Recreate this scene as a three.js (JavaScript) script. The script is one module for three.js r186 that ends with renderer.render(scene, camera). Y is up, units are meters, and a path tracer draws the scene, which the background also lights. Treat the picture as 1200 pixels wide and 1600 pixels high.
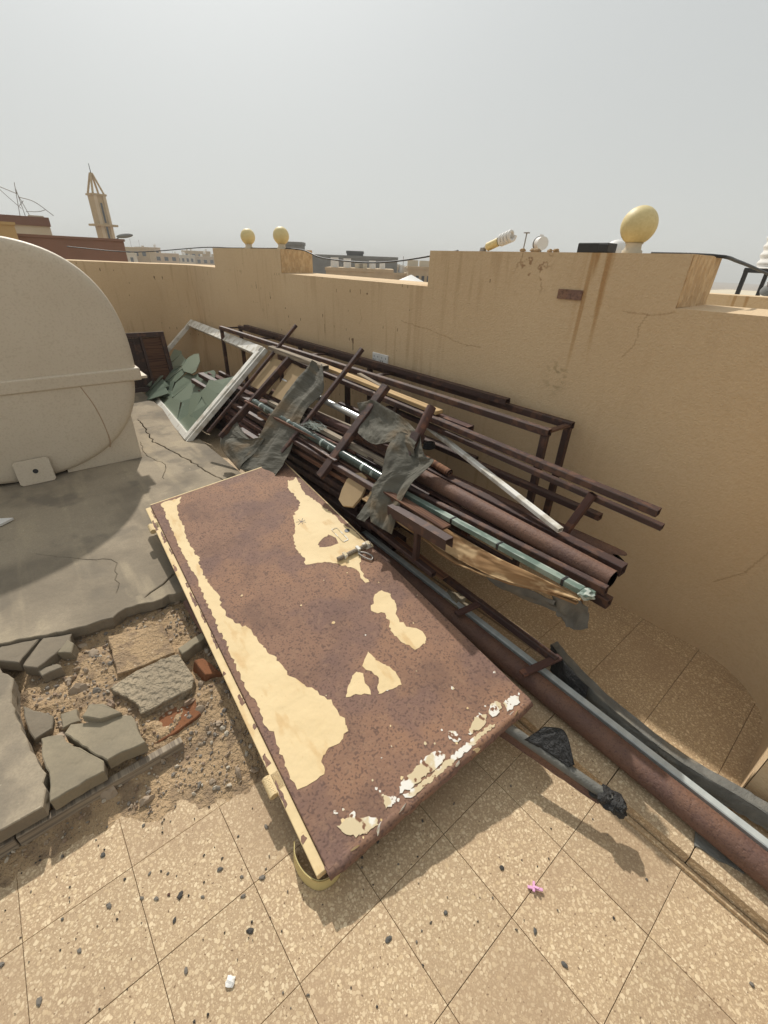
import * as THREE from 'three';
import { RoundedBoxGeometry } from 'three/addons/geometries/RoundedBoxGeometry.js';
import { mergeGeometries } from 'three/addons/utils/BufferGeometryUtils.js';

// ---------------------------------------------------------------- camera, sky, sun, exposure
// World: X runs towards the long parapet, Z along it (negative = far), Y up, metres.
const scene = new THREE.Scene();
const camera = new THREE.PerspectiveCamera(99.5, 768 / 1024, 0.05, 1500);
camera.position.set(0, 1.508, 0);
camera.rotation.set(-30.07 * Math.PI / 180, -40.778 * Math.PI / 180, 0.038, 'YXZ');
const renderer = new THREE.WebGLRenderer({ antialias: true });
renderer.setSize(768, 1024);
renderer.toneMapping = THREE.LinearToneMapping;
renderer.toneMappingExposure = 1.0;
renderer.shadowMap.enabled = true;
const SUN = new THREE.Vector3(0.262, 0.707, -0.657).normalize();
{
  const w = 512, h = 256, d = new Float32Array(w * h * 4), v = new THREE.Vector3();
  for (let j = 0; j < h; j++) for (let i = 0; i < w; i++) {
    const th = (j + 0.5) / h * Math.PI - Math.PI / 2, ph = ((i + 0.5) / w - 0.5) * Math.PI * 2;   // row 0 is the nadir
    v.set(Math.cos(th) * Math.cos(ph), Math.sin(th), Math.cos(th) * Math.sin(ph));
    const e = Math.max(v.y, 0), ang = Math.acos(Math.min(1, Math.max(-1, v.dot(SUN)))) * 57.3;
    const glow = 0.62 * Math.exp(-Math.pow(ang / 22, 2)) + 0.16 * Math.exp(-Math.pow(ang / 55, 2));
    const hz = Math.pow(1 - e, 5), o = (j * w + i) * 4;
    d[o] = 0.52 + 0.12 * hz + glow; d[o + 1] = 0.545 + 0.105 * hz + glow * 0.99; d[o + 2] = 0.55 + 0.06 * hz + glow * 0.96; d[o + 3] = 1;
  }
  const t = new THREE.DataTexture(d, w, h, THREE.RGBAFormat, THREE.FloatType);
  t.mapping = THREE.EquirectangularReflectionMapping; t.magFilter = THREE.LinearFilter; t.needsUpdate = true;
  scene.background = t; scene.environment = t;
}
const sun = new THREE.DirectionalLight(new THREE.Color(1, 0.955, 0.885), 3.6);
sun.position.copy(SUN).multiplyScalar(30); sun.castShadow = true; sun.shadow.radius = 2.2;
sun.shadow.mapSize.set(2048, 2048);
Object.assign(sun.shadow.camera, { left: -9, right: 9, top: 9, bottom: -9, near: 1, far: 60 });
scene.add(sun); scene.add(sun.target);
scene.fog = new THREE.FogExp2(new THREE.Color(0.78, 0.78, 0.76), 0.0022);

// ---------------------------------------------------------------- helpers
function rng(s) { return () => { s |= 0; s = s + 0x6D2B79F5 | 0; let t = Math.imul(s ^ s >>> 15, 1 | s); t = t + Math.imul(t ^ t >>> 7, 61 | t) ^ t; return ((t ^ t >>> 14) >>> 0) / 4294967296; }; }
const R0 = rng(7);
const PT = new Float32Array(65536); { const r = rng(99); for (let i = 0; i < 65536; i++) PT[i] = r(); }
const hash = (x, y) => PT[((x * 73 + y * 3181) ^ (y * 911)) & 65535];
function vn(x, y, p) {                                    // value noise, repeating every p cells
  const xi = Math.floor(x), yi = Math.floor(y), fx = x - xi, fy = y - yi;
  const m = (a) => ((a % p) + p) % p, x0 = m(xi), x1 = m(xi + 1), y0 = m(yi), y1 = m(yi + 1);
  const u = fx * fx * (3 - 2 * fx), v = fy * fy * (3 - 2 * fy);
  return (hash(x0, y0) * (1 - u) + hash(x1, y0) * u) * (1 - v) + (hash(x0, y1) * (1 - u) + hash(x1, y1) * u) * v;
}
function fbm(x, y, p, oct = 4, g = 0.5) { let s = 0, a = 1, n = 0; for (let o = 0; o < oct; o++) { s += a * vn(x, y, p); n += a; a *= g; x = x * 2 + 17; y = y * 2 + 31; p *= 2; } return s / n; }
const nz = (x, y) => fbm(x + 500, y + 500, 4096, 4) - 0.5;
function tex(n, m, size, fn, color = true) {              // fn(u, v) in 0..1 -> sRGB triple or grey
  const d = new Uint8Array(n * m * 4);
  for (let j = 0; j < m; j++) for (let i = 0; i < n; i++) {
    const c = fn((i + 0.5) / n, (j + 0.5) / m), o = (j * n + i) * 4;
    for (let k = 0; k < 3; k++) d[o + k] = Math.max(0, Math.min(255, (Array.isArray(c) ? c[k] : c) * 255));
    d[o + 3] = 255;
  }
  const t = new THREE.DataTexture(d, n, m, THREE.RGBAFormat);
  t.wrapS = t.wrapT = THREE.RepeatWrapping; t.magFilter = THREE.LinearFilter; t.minFilter = THREE.LinearMipmapLinearFilter; t.generateMipmaps = true;
  if (color) t.colorSpace = THREE.SRGBColorSpace;
  const [sx, sy] = Array.isArray(size) ? size : [size, size];
  t.repeat.set(1 / sx, 1 / sy); t.needsUpdate = true; return t;
}
const mix = (a, b, t) => [a[0] + (b[0] - a[0]) * t, a[1] + (b[1] - a[1]) * t, a[2] + (b[2] - a[2]) * t];
const sm = (a, b, x) => { const t = Math.min(1, Math.max(0, (x - a) / (b - a))); return t * t * (3 - 2 * t); };
const rgb = (r, g, b) => [r / 255, g / 255, b / 255];
const mat = (o) => new THREE.MeshStandardMaterial({ roughness: 0.85, side: THREE.DoubleSide, ...o });
function triUV(g, off = [0, 0]) {                         // box-projected uv in metres
  const q = g.index ? g.toNonIndexed() : g, p = q.attributes.position; if (!q.attributes.normal) q.computeVertexNormals();
  const uv = new Float32Array(p.count * 2), a = new THREE.Vector3(), b = new THREE.Vector3(), c = new THREE.Vector3();
  for (let i = 0; i < p.count; i += 3) {
    a.fromBufferAttribute(p, i); b.fromBufferAttribute(p, i + 1).sub(a); c.fromBufferAttribute(p, i + 2).sub(a); b.cross(c);
    const ax = Math.abs(b.x), ay = Math.abs(b.y), az = Math.abs(b.z);
    for (let k = 0; k < 3; k++) {
      const x = p.getX(i + k), y = p.getY(i + k), z = p.getZ(i + k); let u, v;
      if (ax >= ay && ax >= az) { u = z; v = y; } else if (ay >= az) { u = z; v = x; } else { u = x; v = y; }
      uv[(i + k) * 2] = u + off[0]; uv[(i + k) * 2 + 1] = v + off[1];
    }
  }
  q.setAttribute('uv', new THREE.BufferAttribute(uv, 2)); return q;
}
const used = new Map();
function numbered(n) { const k = used.get(n) || 0; used.set(n, k + 1); return k ? `${n}_${String(k).padStart(3, '0')}` : n; }
function mesh(name, g, m, parent) { const o = new THREE.Mesh(g, m); o.castShadow = o.receiveShadow = true; o.name = parent ? name : numbered(name); (parent || scene).add(o); return o; }
function tag(o, label, category, group) { o.userData.label = label; o.userData.category = category; if (group) o.userData.group = group; return o; }
function struct(o) { o.userData.kind = 'structure'; return o; }
function thing(name, label, category, group, pos = [0, 0, 0]) { const o = new THREE.Group(); o.name = numbered(name); o.position.set(...pos); scene.add(o); return tag(o, label, category, group); }
const V = (p) => new THREE.Vector3(...p);
function box(x0, x1, y0, y1, z0, z1) { const g = new THREE.BoxGeometry(x1 - x0, y1 - y0, z1 - z0); g.translate((x0 + x1) / 2, (y0 + y1) / 2, (z0 + z1) / 2); return triUV(g); }
function rbox(x0, x1, y0, y1, z0, z1, r = 0.004, s = 2) { const g = new RoundedBoxGeometry(x1 - x0, y1 - y0, z1 - z0, s, r); g.translate((x0 + x1) / 2, (y0 + y1) / 2, (z0 + z1) / 2); return triUV(g); }
function place(g, p1, p2, up = [0, 1, 0]) {               // geometry along +Z from 0..L moved onto the segment p1..p2
  const a = V(p1), d = V(p2).sub(a).normalize(), x = V(up).cross(d).normalize(), y = d.clone().cross(x);
  g.applyMatrix4(new THREE.Matrix4().makeBasis(x, y, d).setPosition(a)); return g;
}
const dist = (a, b) => Math.hypot(a[0] - b[0], a[1] - b[1], a[2] - b[2]);
function rrect(w, h, r, S = THREE.Shape) { const s = new S(); const x = w / 2, y = h / 2; s.moveTo(-x + r, -y); s.lineTo(x - r, -y); s.lineTo(x, -y + r); s.lineTo(x, y - r); s.lineTo(x - r, y); s.lineTo(-x + r, y); s.lineTo(-x, y - r); s.lineTo(-x, -y + r); s.closePath(); return s; }
let uvo = 0;
function sqTube(p1, p2, w, h, t = 0.003, up) {             // hollow square section
  const s = rrect(w, h, 0.003); s.holes.push(rrect(w - 2 * t, h - 2 * t, 0.001, THREE.Path));
  const g = triUV(new THREE.ExtrudeGeometry(s, { depth: dist(p1, p2), bevelEnabled: false, steps: 1 }), [uvo += 0.37, uvo * 1.7]);
  return place(g, p1, p2, up);
}
function channel(p1, p2, w, h, t = 0.004, up) {            // U section, open below
  const s = new THREE.Shape(), x = w / 2, y = h / 2;
  [[-x, -y], [-x, y], [x, y], [x, -y], [x - t, -y], [x - t, y - t], [-x + t, y - t], [-x + t, -y]].forEach((p, i) => i ? s.lineTo(...p) : s.moveTo(...p));
  return place(triUV(new THREE.ExtrudeGeometry(s, { depth: dist(p1, p2), bevelEnabled: false }), [uvo += 0.37, uvo]), p1, p2, up);
}
function solidBar(p1, p2, w, h, up, r = 0.003) { const L = dist(p1, p2), g = new RoundedBoxGeometry(w, h, L, 1, Math.min(r, w / 3, h / 3)); g.translate(0, 0, L / 2); return place(triUV(g, [uvo += 0.37, uvo]), p1, p2, up); }
function pipe(p1, p2, r, t = 0.004, seg = 20, jag = 0) {   // hollow round section, jag = ragged far end
  const L = dist(p1, p2), pos = [], nor = [], uv = [], idx = [], N = 14;
  const ring = (rr, sgn) => { const b = pos.length / 3; for (let k = 0; k <= N; k++) for (let i = 0; i <= seg; i++) { const a = i / seg * 6.28319; let z = k / N * L; if (k === N && jag) z -= jag * (0.5 + 0.5 * Math.sin(a * 2 + 1)) * (0.6 + PT[(i % seg) * 37]) ; pos.push(Math.cos(a) * rr, Math.sin(a) * rr, z); nor.push(Math.cos(a) * sgn, Math.sin(a) * sgn, 0); uv.push(a * r + uvo, z); } for (let k = 0; k < N; k++) for (let i = 0; i < seg; i++) { const p = b + k * (seg + 1) + i; idx.push(p, p + 1, p + seg + 1, p + 1, p + seg + 2, p + seg + 1); } return b; };
  uvo += 0.41; const b0 = ring(r, 1), b1 = ring(r - t, -1);
  for (const k of [0, N]) for (let i = 0; i < seg; i++) { const p = b0 + k * (seg + 1) + i, q = b1 + k * (seg + 1) + i; idx.push(p, q, p + 1, q, q + 1, p + 1); }
  const g = new THREE.BufferGeometry(); g.setAttribute('position', new THREE.Float32BufferAttribute(pos, 3)); g.setAttribute('normal', new THREE.Float32BufferAttribute(nor, 3)); g.setAttribute('uv', new THREE.Float32BufferAttribute(uv, 2)); g.setIndex(idx);
  return place(g, p1, p2);
}
function tubePath(pts, r, n = 40, seg = 6) { const g = new THREE.TubeGeometry(new THREE.CatmullRomCurve3(pts.map(V)), n, r, seg); const u = g.attributes.uv; return g; }
function jagged(poly, step, amp, seed = 1, closed = true) {  // adds uneven points along an outline
  const out = [], n = poly.length, r = rng(seed);
  for (let i = 0; i < (closed ? n : n - 1); i++) {
    const a = poly[i], b = poly[(i + 1) % n], L = Math.hypot(b[0] - a[0], b[1] - a[1]), k = Math.max(1, Math.round(L / step));
    for (let j = 0; j < k; j++) { const t = j / k, m = Math.min(amp, L / k * 0.6); out.push([a[0] + (b[0] - a[0]) * t + (r() - 0.5) * 2 * m, a[1] + (b[1] - a[1]) * t + (r() - 0.5) * 2 * m]); }
  }
  if (!closed) out.push(poly[n - 1]); return out;
}
function plan(poly, y0, y1, holes = [], bevel = 0.003) {    // outline in (X, Z) raised from y0 to y1
  const s = new THREE.Shape(poly.map(p => new THREE.Vector2(p[0], -p[1])));
  for (const h of holes) s.holes.push(new THREE.Path(h.map(p => new THREE.Vector2(p[0], -p[1]))));
  const g = new THREE.ExtrudeGeometry(s, { depth: y1 - y0 - (bevel ? bevel : 0), bevelEnabled: bevel > 0, bevelThickness: bevel, bevelSize: bevel, bevelOffset: -bevel, bevelSegments: 1 });
  g.rotateX(-Math.PI / 2); g.translate(0, y0, 0); return triUV(g);
}
function spline(pts, n) { const c = new THREE.CatmullRomCurve3(pts.map(V), false, 'centripetal'); return c.getPoints(n); }
function ribbon(A, B, nu, nv, fold = () => 0, thick = 0.003) {   // a thin sheet between two edge lines
  const a = spline(A, nv), b = spline(B, nv), pos = [], uv = [], idx = [];
  const P = [], N = []; const d1 = new THREE.Vector3(), d2 = new THREE.Vector3();
  for (let j = 0; j <= nv; j++) for (let i = 0; i <= nu; i++) P.push(a[j].clone().lerp(b[j], i / nu));
  const at = (i, j) => P[Math.min(nv, Math.max(0, j)) * (nu + 1) + Math.min(nu, Math.max(0, i))];
  for (let j = 0; j <= nv; j++) for (let i = 0; i <= nu; i++) { d1.subVectors(at(i + 1, j), at(i - 1, j)); d2.subVectors(at(i, j + 1), at(i, j - 1)); const n = d1.clone().cross(d2).normalize(); if (n.y < 0) n.negate(); N.push(n); }
  for (const s of [0, 1]) for (let j = 0; j <= nv; j++) for (let i = 0; i <= nu; i++) { const k = j * (nu + 1) + i, p = P[k].clone().addScaledVector(N[k], fold(i / nu, j / nv) - s * thick); pos.push(p.x, p.y, p.z); uv.push(i / nu * a[0].distanceTo(b[0]) + j * 0.001, j / nv * a[0].distanceTo(a[nv])); }
  const M = (nu + 1) * (nv + 1);
  for (const s of [0, M]) for (let j = 0; j < nv; j++) for (let i = 0; i < nu; i++) { const p = s + j * (nu + 1) + i; if (s) idx.push(p, p + nu + 1, p + 1, p + 1, p + nu + 1, p + nu + 2); else idx.push(p, p + 1, p + nu + 1, p + 1, p + nu + 2, p + nu + 1); }
  const edge = (p, q) => idx.push(p, q, p + M, q, q + M, p + M);
  for (let i = 0; i < nu; i++) { edge(i, i + 1); edge(nv * (nu + 1) + i, nv * (nu + 1) + i + 1); }
  for (let j = 0; j < nv; j++) { edge(j * (nu + 1), (j + 1) * (nu + 1)); edge(j * (nu + 1) + nu, (j + 1) * (nu + 1) + nu); }
  const g = new THREE.BufferGeometry(); g.setAttribute('position', new THREE.Float32BufferAttribute(pos, 3)); g.setAttribute('uv', new THREE.Float32BufferAttribute(uv, 2)); g.setIndex(idx); g.computeVertexNormals(); return g;
}
function lump(r, seed, flat = 0.6, det = 1) {                 // an uneven stone
  const g = new THREE.IcosahedronGeometry(r, det), p = g.attributes.position, rr = rng(seed), m = new Map(), k = [rr() * 0.5 + 0.75, flat * (0.8 + rr() * 0.4), rr() * 0.5 + 0.75];
  for (let i = 0; i < p.count; i++) { const key = [p.getX(i), p.getY(i), p.getZ(i)].map(v => v.toFixed(4)).join(); if (!m.has(key)) m.set(key, 0.75 + rr() * 0.5); const f = m.get(key); p.setXYZ(i, p.getX(i) * f * k[0], p.getY(i) * f * k[1], p.getZ(i) * f * k[2]); }
  g.computeVertexNormals(); return triUV(g);
}
const merge = (l) => mergeGeometries(l.map(g => { const q = g.index ? g.toNonIndexed() : g; for (const k of Object.keys(q.attributes)) if (!['position', 'normal', 'uv'].includes(k)) q.deleteAttribute(k); return q; }));

// ---------------------------------------------------------------- materials
console.log('textures');
// terrazzo: cream chips of many sizes in a tan binder with a few dark chips
function chips(seed, cell, n) {                              // repeating cell points in the unit square
  const r = rng(seed), P = []; for (let i = 0; i < n * n; i++) P.push([r(), r(), r(), r(), r(), r()]);
  return (u, v) => {                                         // -> [edge distance in cells, tone, kind]
    const x = u * n, y = v * n, xi = Math.floor(x), yi = Math.floor(y); let best = 9, tone = 0, kind = 0;
    for (let dy = -1; dy <= 1; dy++) for (let dx = -1; dx <= 1; dx++) {
      const q = P[(((yi + dy) % n + n) % n) * n + ((xi + dx) % n + n) % n], px = x - (xi + dx + q[0]), py = y - (yi + dy + q[1]);
      const ca = Math.cos(q[5] * 6.3), sa = Math.sin(q[5] * 6.3), ax = Math.abs(px * ca + py * sa), ay = Math.abs(-px * sa + py * ca) * (1.1 + q[4]);
      const d = Math.max(ax, ay, (ax + ay) * 0.72) - (0.10 + 0.34 * q[2] * q[2]);
      if (d < best) { best = d; tone = q[3]; kind = q[4]; }
    }
    return [best, tone, kind];
  };
}
const cA = chips(5, 0, 118), cB = chips(6, 0, 190), cC = chips(8, 0, 84), cD = chips(9, 0, 150);
const terr = (u, v) => {
  const blot = fbm(u * 6, v * 6, 6, 4), fine = vn(u * 700, v * 700, 700);
  let c = mix(rgb(178, 152, 121), rgb(190, 165, 132), blot);
  c = mix(c, rgb(152, 126, 98), 0.4 * sm(0.4, 0.8, fine));
  const b = cB(u, v); if (b[0] < 0.06) c = mix(c, mix(rgb(194, 169, 134), rgb(218, 196, 162), b[1]), 0.75);
  const a = cA(u, v); if (a[0] < 0.14 && a[0] > 0.09) c = mix(c, rgb(150, 123, 94), 0.55); if (a[0] < 0.09) c = mix(c, mix(rgb(200, 175, 140), rgb(226, 206, 172), a[1]), 0.9);
  const d = cC(u, v); if (d[0] < 0.03 && d[0] > -0.01) c = mix(c, rgb(152, 125, 96), 0.55); if (d[0] < -0.01) c = mix(c, mix(rgb(202, 177, 140), rgb(230, 209, 174), d[1]), 0.9);
  const e = cD(u, v); if (e[0] < -0.06 && e[2] > 0.9) c = mix(c, mix(rgb(92, 72, 54), rgb(132, 104, 76), e[1]), 0.85);
  return mix(c, rgb(168, 142, 114), 0.4 * sm(0.48, 0.75, fbm(u * 3 + 9, v * 3, 3, 5)));
};
const terrB = (u, v) => 0.5 + 0.25 * (fbm(u * 90, v * 90, 90, 3) - 0.5) + (cA(u, v)[0] < 0.06 ? 0.1 : 0) + (vn(u * 400, v * 400, 400) > 0.9 ? -0.3 : 0);
const tTer = tex(1536, 1536, 1.3, terr), tTerB = tex(768, 768, 1.3, terrB, false);
const M = {};
M.terrazzo = [0.97, 1.0, 1.04].map((k) => mat({ map: tTer, bumpMap: tTerB, bumpScale: 0.0012, roughness: 0.8, color: new THREE.Color(k, k, k * 0.985).multiplyScalar(0.93) }));
M.terrazzoDull = mat({ map: tTer, bumpMap: tTerB, bumpScale: 0.0012, roughness: 0.85, color: new THREE.Color(0.92, 0.89, 0.83) });
M.grout = mat({ color: new THREE.Color(0.24, 0.175, 0.115), roughness: 1 });
// plaster
const grainB = tex(512, 512, 0.5, (u, v) => 0.5 + 0.6 * (fbm(u * 90, v * 90, 90, 3) - 0.5) + 0.15 * (fbm(u * 14, v * 14, 14, 3) - 0.5), false);
const wallS = 9.6, wallH = 1.7;                              // the wall's colour sheet: s along the long face from Z = -7.6, height
const crackAt = (x, y, pts, w) => { let d = 9; for (let i = 0; i < pts.length - 1; i++) { const [ax, ay] = pts[i], [bx, by] = pts[i + 1], t = Math.max(0, Math.min(1, ((x - ax) * (bx - ax) + (y - ay) * (by - ay)) / ((bx - ax) ** 2 + (by - ay) ** 2))); d = Math.min(d, Math.hypot(x - ax - (bx - ax) * t, y - ay - (by - ay) * t)); } return d < w ? 1 : 0; };
const cracks = [[[-0.9, 1.36], [-0.83, 1.35], [-0.76, 1.355], [-0.70, 1.37]], [[-0.80, 1.355], [-0.82, 1.3], [-0.81, 1.24], [-0.85, 1.18]], [[-2.3, 1.17], [-2.05, 1.15], [-1.9, 1.13], [-1.75, 1.10], [-1.62, 1.11]], [[-1.8, 0.86], [-1.76, 0.78], [-1.78, 0.72]], [[-2.75, 1.2], [-2.73, 1.14], [-2.76, 1.1]], [[-0.2, 0.35], [-0.12, 0.45], [-0.08, 0.6]], [[-1.45, 0.62], [-1.42, 0.55], [-1.46, 0.5]]];
const tWall = tex(2048, 512, [wallS, wallH], (u, v) => {
  const z = u * wallS - 7.6, y = v * wallH;
  const big = fbm(u * 20, v * 4, 4096, 5), fn = vn(u * 1200, v * 300, 4096), st = fbm(u * 300 + 3, v * 5, 4096, 4);
  let c = mix(rgb(204, 177, 140), rgb(215, 190, 154), big);
  c = mix(c, rgb(190, 158, 117), 0.2 * sm(0.35, 0.85, fn));
  c = mix(c, rgb(160, 128, 92), 0.26 * sm(0.52, 0.78, st) * sm(0.35, 0.62, fbm(u * 26 + 50, v * 3, 4096, 3)) * (0.15 + 0.85 * sm(-0.7, -1.3, z)));     // rain streaks
  const fil = fbm(u * 900 + 5, v * 4, 4096, 3), run = Math.exp(-Math.pow((z + 1.05) / 0.045, 2));
  c = mix(c, rgb(164, 122, 74), Math.min(0.7, 1.5 * run * sm(0.42, 0.72, fil)) * sm(0.9 + 0.3 * vn(u * 500, 3, 4096), 1.4, y));   // rusty run lines below the box
  const wet = Math.exp(-Math.pow((z + 1.13) / 0.05, 2) - Math.pow((y - 1.04) / 0.06, 2)); c = mix(c, rgb(140, 122, 90), 0.7 * wet * sm(0.45, 0.7, fbm(u * 500, v * 120, 4096, 4)));
  const pf = fbm(u * 140, v * 26, 4096, 4), pm = Math.exp(-Math.pow((z + 1.38) / 0.09, 4)) * sm(1.36, 1.46, y);
  c = mix(c, rgb(140, 106, 76), 0.75 * pm * (1 - sm(0.012, 0.03, Math.abs(pf - 0.5)))); c = mix(c, rgb(226, 200, 164), 0.35 * pm * sm(0.56, 0.62, pf));   // flaked render at the top
  const tick = vn(u * 700 + 7, v * 26, 4096); if (tick > 0.955 && fbm(u * 40, v * 8 + 3, 4096, 3) > 0.52 && z < -1.6) c = mix(c, rgb(92, 70, 48), 0.7);
  const wob = 0.006 * (fbm(u * 300, v * 80, 4096, 3) - 0.5) * 2; for (const k of cracks) if (crackAt(z + wob, y + wob, k, 0.0026)) c = mix(c, rgb(140, 108, 76), 0.32);
  return c;
});
tWall.offset.set(7.6 / wallS, 0);
M.wall = mat({ map: tWall, bumpMap: grainB, bumpScale: 0.003, roughness: 0.95 });
const tReveal = tex(512, 256, [0.9, 0.45], (u, v) => { const r = fbm(u * 60, v * 14, 60, 4); return mix(rgb(192, 160, 120), rgb(212, 182, 140), sm(0.3, 0.75, r)); });
const tRevealB = tex(512, 256, [0.9, 0.45], (u, v) => fbm(u * 60, v * 14, 60, 4), false);
M.reveal = mat({ map: tReveal, bumpMap: tRevealB, bumpScale: 0.012, roughness: 1 });
// concrete screed
const conc = (u, v) => { const b = fbm(u * 5, v * 5, 5, 5), s = fbm(u * 4, v * 26, 26, 4); let c = mix(rgb(128, 117, 100), rgb(164, 150, 128), sm(0.3, 0.7, b)); c = mix(c, rgb(184, 168, 140), 0.5 * sm(0.52, 0.8, s)); c = mix(c, rgb(108, 100, 88), 0.45 * sm(0.55, 0.7, fbm(u * 9 + 4, v * 9, 9, 4))); c = mix(c, rgb(196, 184, 160), 0.7 * sm(0.93, 0.98, vn(u * 160, v * 160, 160)) * sm(0.45, 0.6, b)); return mix(c, rgb(100, 92, 80), 0.25 * vn(u * 500, v * 500, 500)); };
const tConc = tex(1024, 1024, 1.9, conc), tConcB = tex(512, 512, 1.9, (u, v) => fbm(u * 20, v * 20, 20, 6, 0.62), false);
M.concrete = mat({ map: tConc, bumpMap: tConcB, bumpScale: 0.008, roughness: 0.95 });
M.screed = mat({ map: tConc, bumpMap: tConcB, bumpScale: 0.01, roughness: 0.95, color: new THREE.Color(1.22, 1.24, 1.18) });
M.roughConcrete = mat({ map: tConc, bumpMap: tex(256, 256, 0.12, (u, v) => fbm(u * 8, v * 8, 8, 4), false), bumpScale: 0.02, roughness: 1, color: new THREE.Color(1.5, 1.48, 1.42) });
const tSand = tex(768, 768, 0.8, (u, v) => { const b = fbm(u * 6, v * 6, 6, 5), f = vn(u * 300, v * 300, 300), g = vn(u * 120, v * 120, 120); let c = mix(rgb(152, 128, 98), rgb(188, 160, 124), b); c = mix(c, rgb(96, 82, 68), sm(0.74, 0.92, f) * 0.6); c = mix(c, rgb(206, 190, 166), sm(0.9, 0.96, g) * 0.7); return mix(c, rgb(116, 98, 80), 0.5 * sm(0.5, 0.7, fbm(u * 14, v * 14, 14, 3))); });
const tSandB = tex(512, 512, 0.5, (u, v) => fbm(u * 40, v * 40, 40, 5, 0.7), false);
M.sand = mat({ map: tSand, bumpMap: tSandB, bumpScale: 0.014, roughness: 1 });
M.stone = [[0.23, 0.20, 0.165], [0.19, 0.165, 0.14], [0.36, 0.28, 0.20], [0.28, 0.20, 0.14], [0.48, 0.42, 0.33]].map(c => mat({ color: new THREE.Color(...c), roughness: 0.95 }));
M.darkPebble = [[0.05, 0.045, 0.04], [0.09, 0.085, 0.075], [0.16, 0.14, 0.115], [0.10, 0.045, 0.03]].map(c => mat({ color: new THREE.Color(...c), roughness: 0.8 }));
M.brick = mat({ map: tSand, color: new THREE.Color(0.56, 0.33, 0.25), roughness: 1 });
// metals
const rust = (dark) => (u, v) => { const b = fbm(u * 5, v * 5, 5, 5), s = vn(u * 170, v * 170, 170), f = fbm(u * 50, v * 50, 50, 3), w = fbm(u * 3 + 2, v * 3, 3, 4); let c = mix(rgb(120, 91, 75), rgb(137, 104, 84), sm(0.3, 0.7, b)); c = mix(c, rgb(154, 116, 89), 0.6 * sm(0.48, 0.68, w)); c = mix(c, rgb(116, 90, 82), 0.6 * sm(0.52, 0.7, fbm(u * 4 + 7, v * 4, 4, 4))); c = mix(c, rgb(86, 64, 56), 0.6 * sm(0.62, 0.82, s)); c = mix(c, rgb(156, 124, 98), 0.3 * sm(0.55, 0.8, f)); return dark ? mix(c, rgb(62, 38, 32), dark) : c; };
const tRust = tex(1024, 1024, 0.9, rust(0)), tRustB = tex(512, 512, 0.45, (u, v) => fbm(u * 40, v * 40, 40, 4) - 0.4 * sm(0.66, 0.82, vn(u * 85, v * 85, 85)), false);
M.rust = mat({ map: tRust, bumpMap: tRustB, bumpScale: 0.0012, roughness: 0.82, metalness: 0.0 });
M.pipeRust = mat({ map: tex(512, 512, 0.5, rust(0.35)), bumpMap: tRustB, bumpScale: 0.0015, roughness: 0.7 });
const tBrown = tex(512, 512, 0.6, (u, v) => { const b = fbm(u * 8, v * 8, 8, 4), w = sm(0.56, 0.7, fbm(u * 16 + 5, v * 16, 16, 4)); return mix(mix(rgb(58, 41, 37), rgb(76, 54, 48), b), rgb(106, 74, 56), 0.7 * w); });
M.brown = mat({ map: tBrown, bumpMap: tRustB, bumpScale: 0.0006, roughness: 0.55 });
M.brownDull = mat({ map: tBrown, color: new THREE.Color(1.5, 1.4, 1.35), roughness: 0.85 });
M.galv = mat({ map: tex(256, 512, [0.3, 0.9], (u, v) => mix(rgb(166, 172, 170), rgb(204, 208, 204), fbm(u * 12, v * 6, 12, 4))), roughness: 0.5, metalness: 0.15 });
M.whiteAlu = mat({ map: tex(256, 256, 0.4, (u, v) => mix(rgb(226, 223, 214), rgb(176, 166, 148), 0.6 * sm(0.52, 0.78, fbm(u * 8, v * 8, 8, 5)))), roughness: 0.5 });
M.silver = mat({ color: new THREE.Color(0.62, 0.62, 0.6), metalness: 0.85, roughness: 0.32 });
M.steel = mat({ color: new THREE.Color(0.30, 0.27, 0.24), metalness: 0.5, roughness: 0.5 });
const tPaint = tex(768, 768, 0.9, (u, v) => { const b = fbm(u * 5, v * 5, 5, 5), f = vn(u * 200, v * 200, 200); let c = mix(rgb(216, 190, 142), rgb(228, 204, 158), b); c = mix(c, rgb(200, 162, 108), 0.5 * sm(0.58, 0.75, fbm(u * 7, v * 18, 18, 4))); return mix(c, rgb(176, 140, 96), 0.6 * sm(0.95, 0.99, f)); });
M.cream = mat({ map: tPaint, bumpMap: tex(256, 256, 0.5, (u, v) => fbm(u * 12, v * 12, 12, 4), false), bumpScale: 0.003, roughness: 0.7 });
M.flake = mat({ map: tex(256, 256, 0.25, (u, v) => mix(mix(rgb(226, 222, 212), rgb(206, 188, 152), sm(0.45, 0.6, fbm(u * 6, v * 6, 6, 4))), rgb(120, 84, 60), sm(0.66, 0.74, fbm(u * 14 + 3, v * 14, 14, 4)))), roughness: 0.8 });
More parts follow.
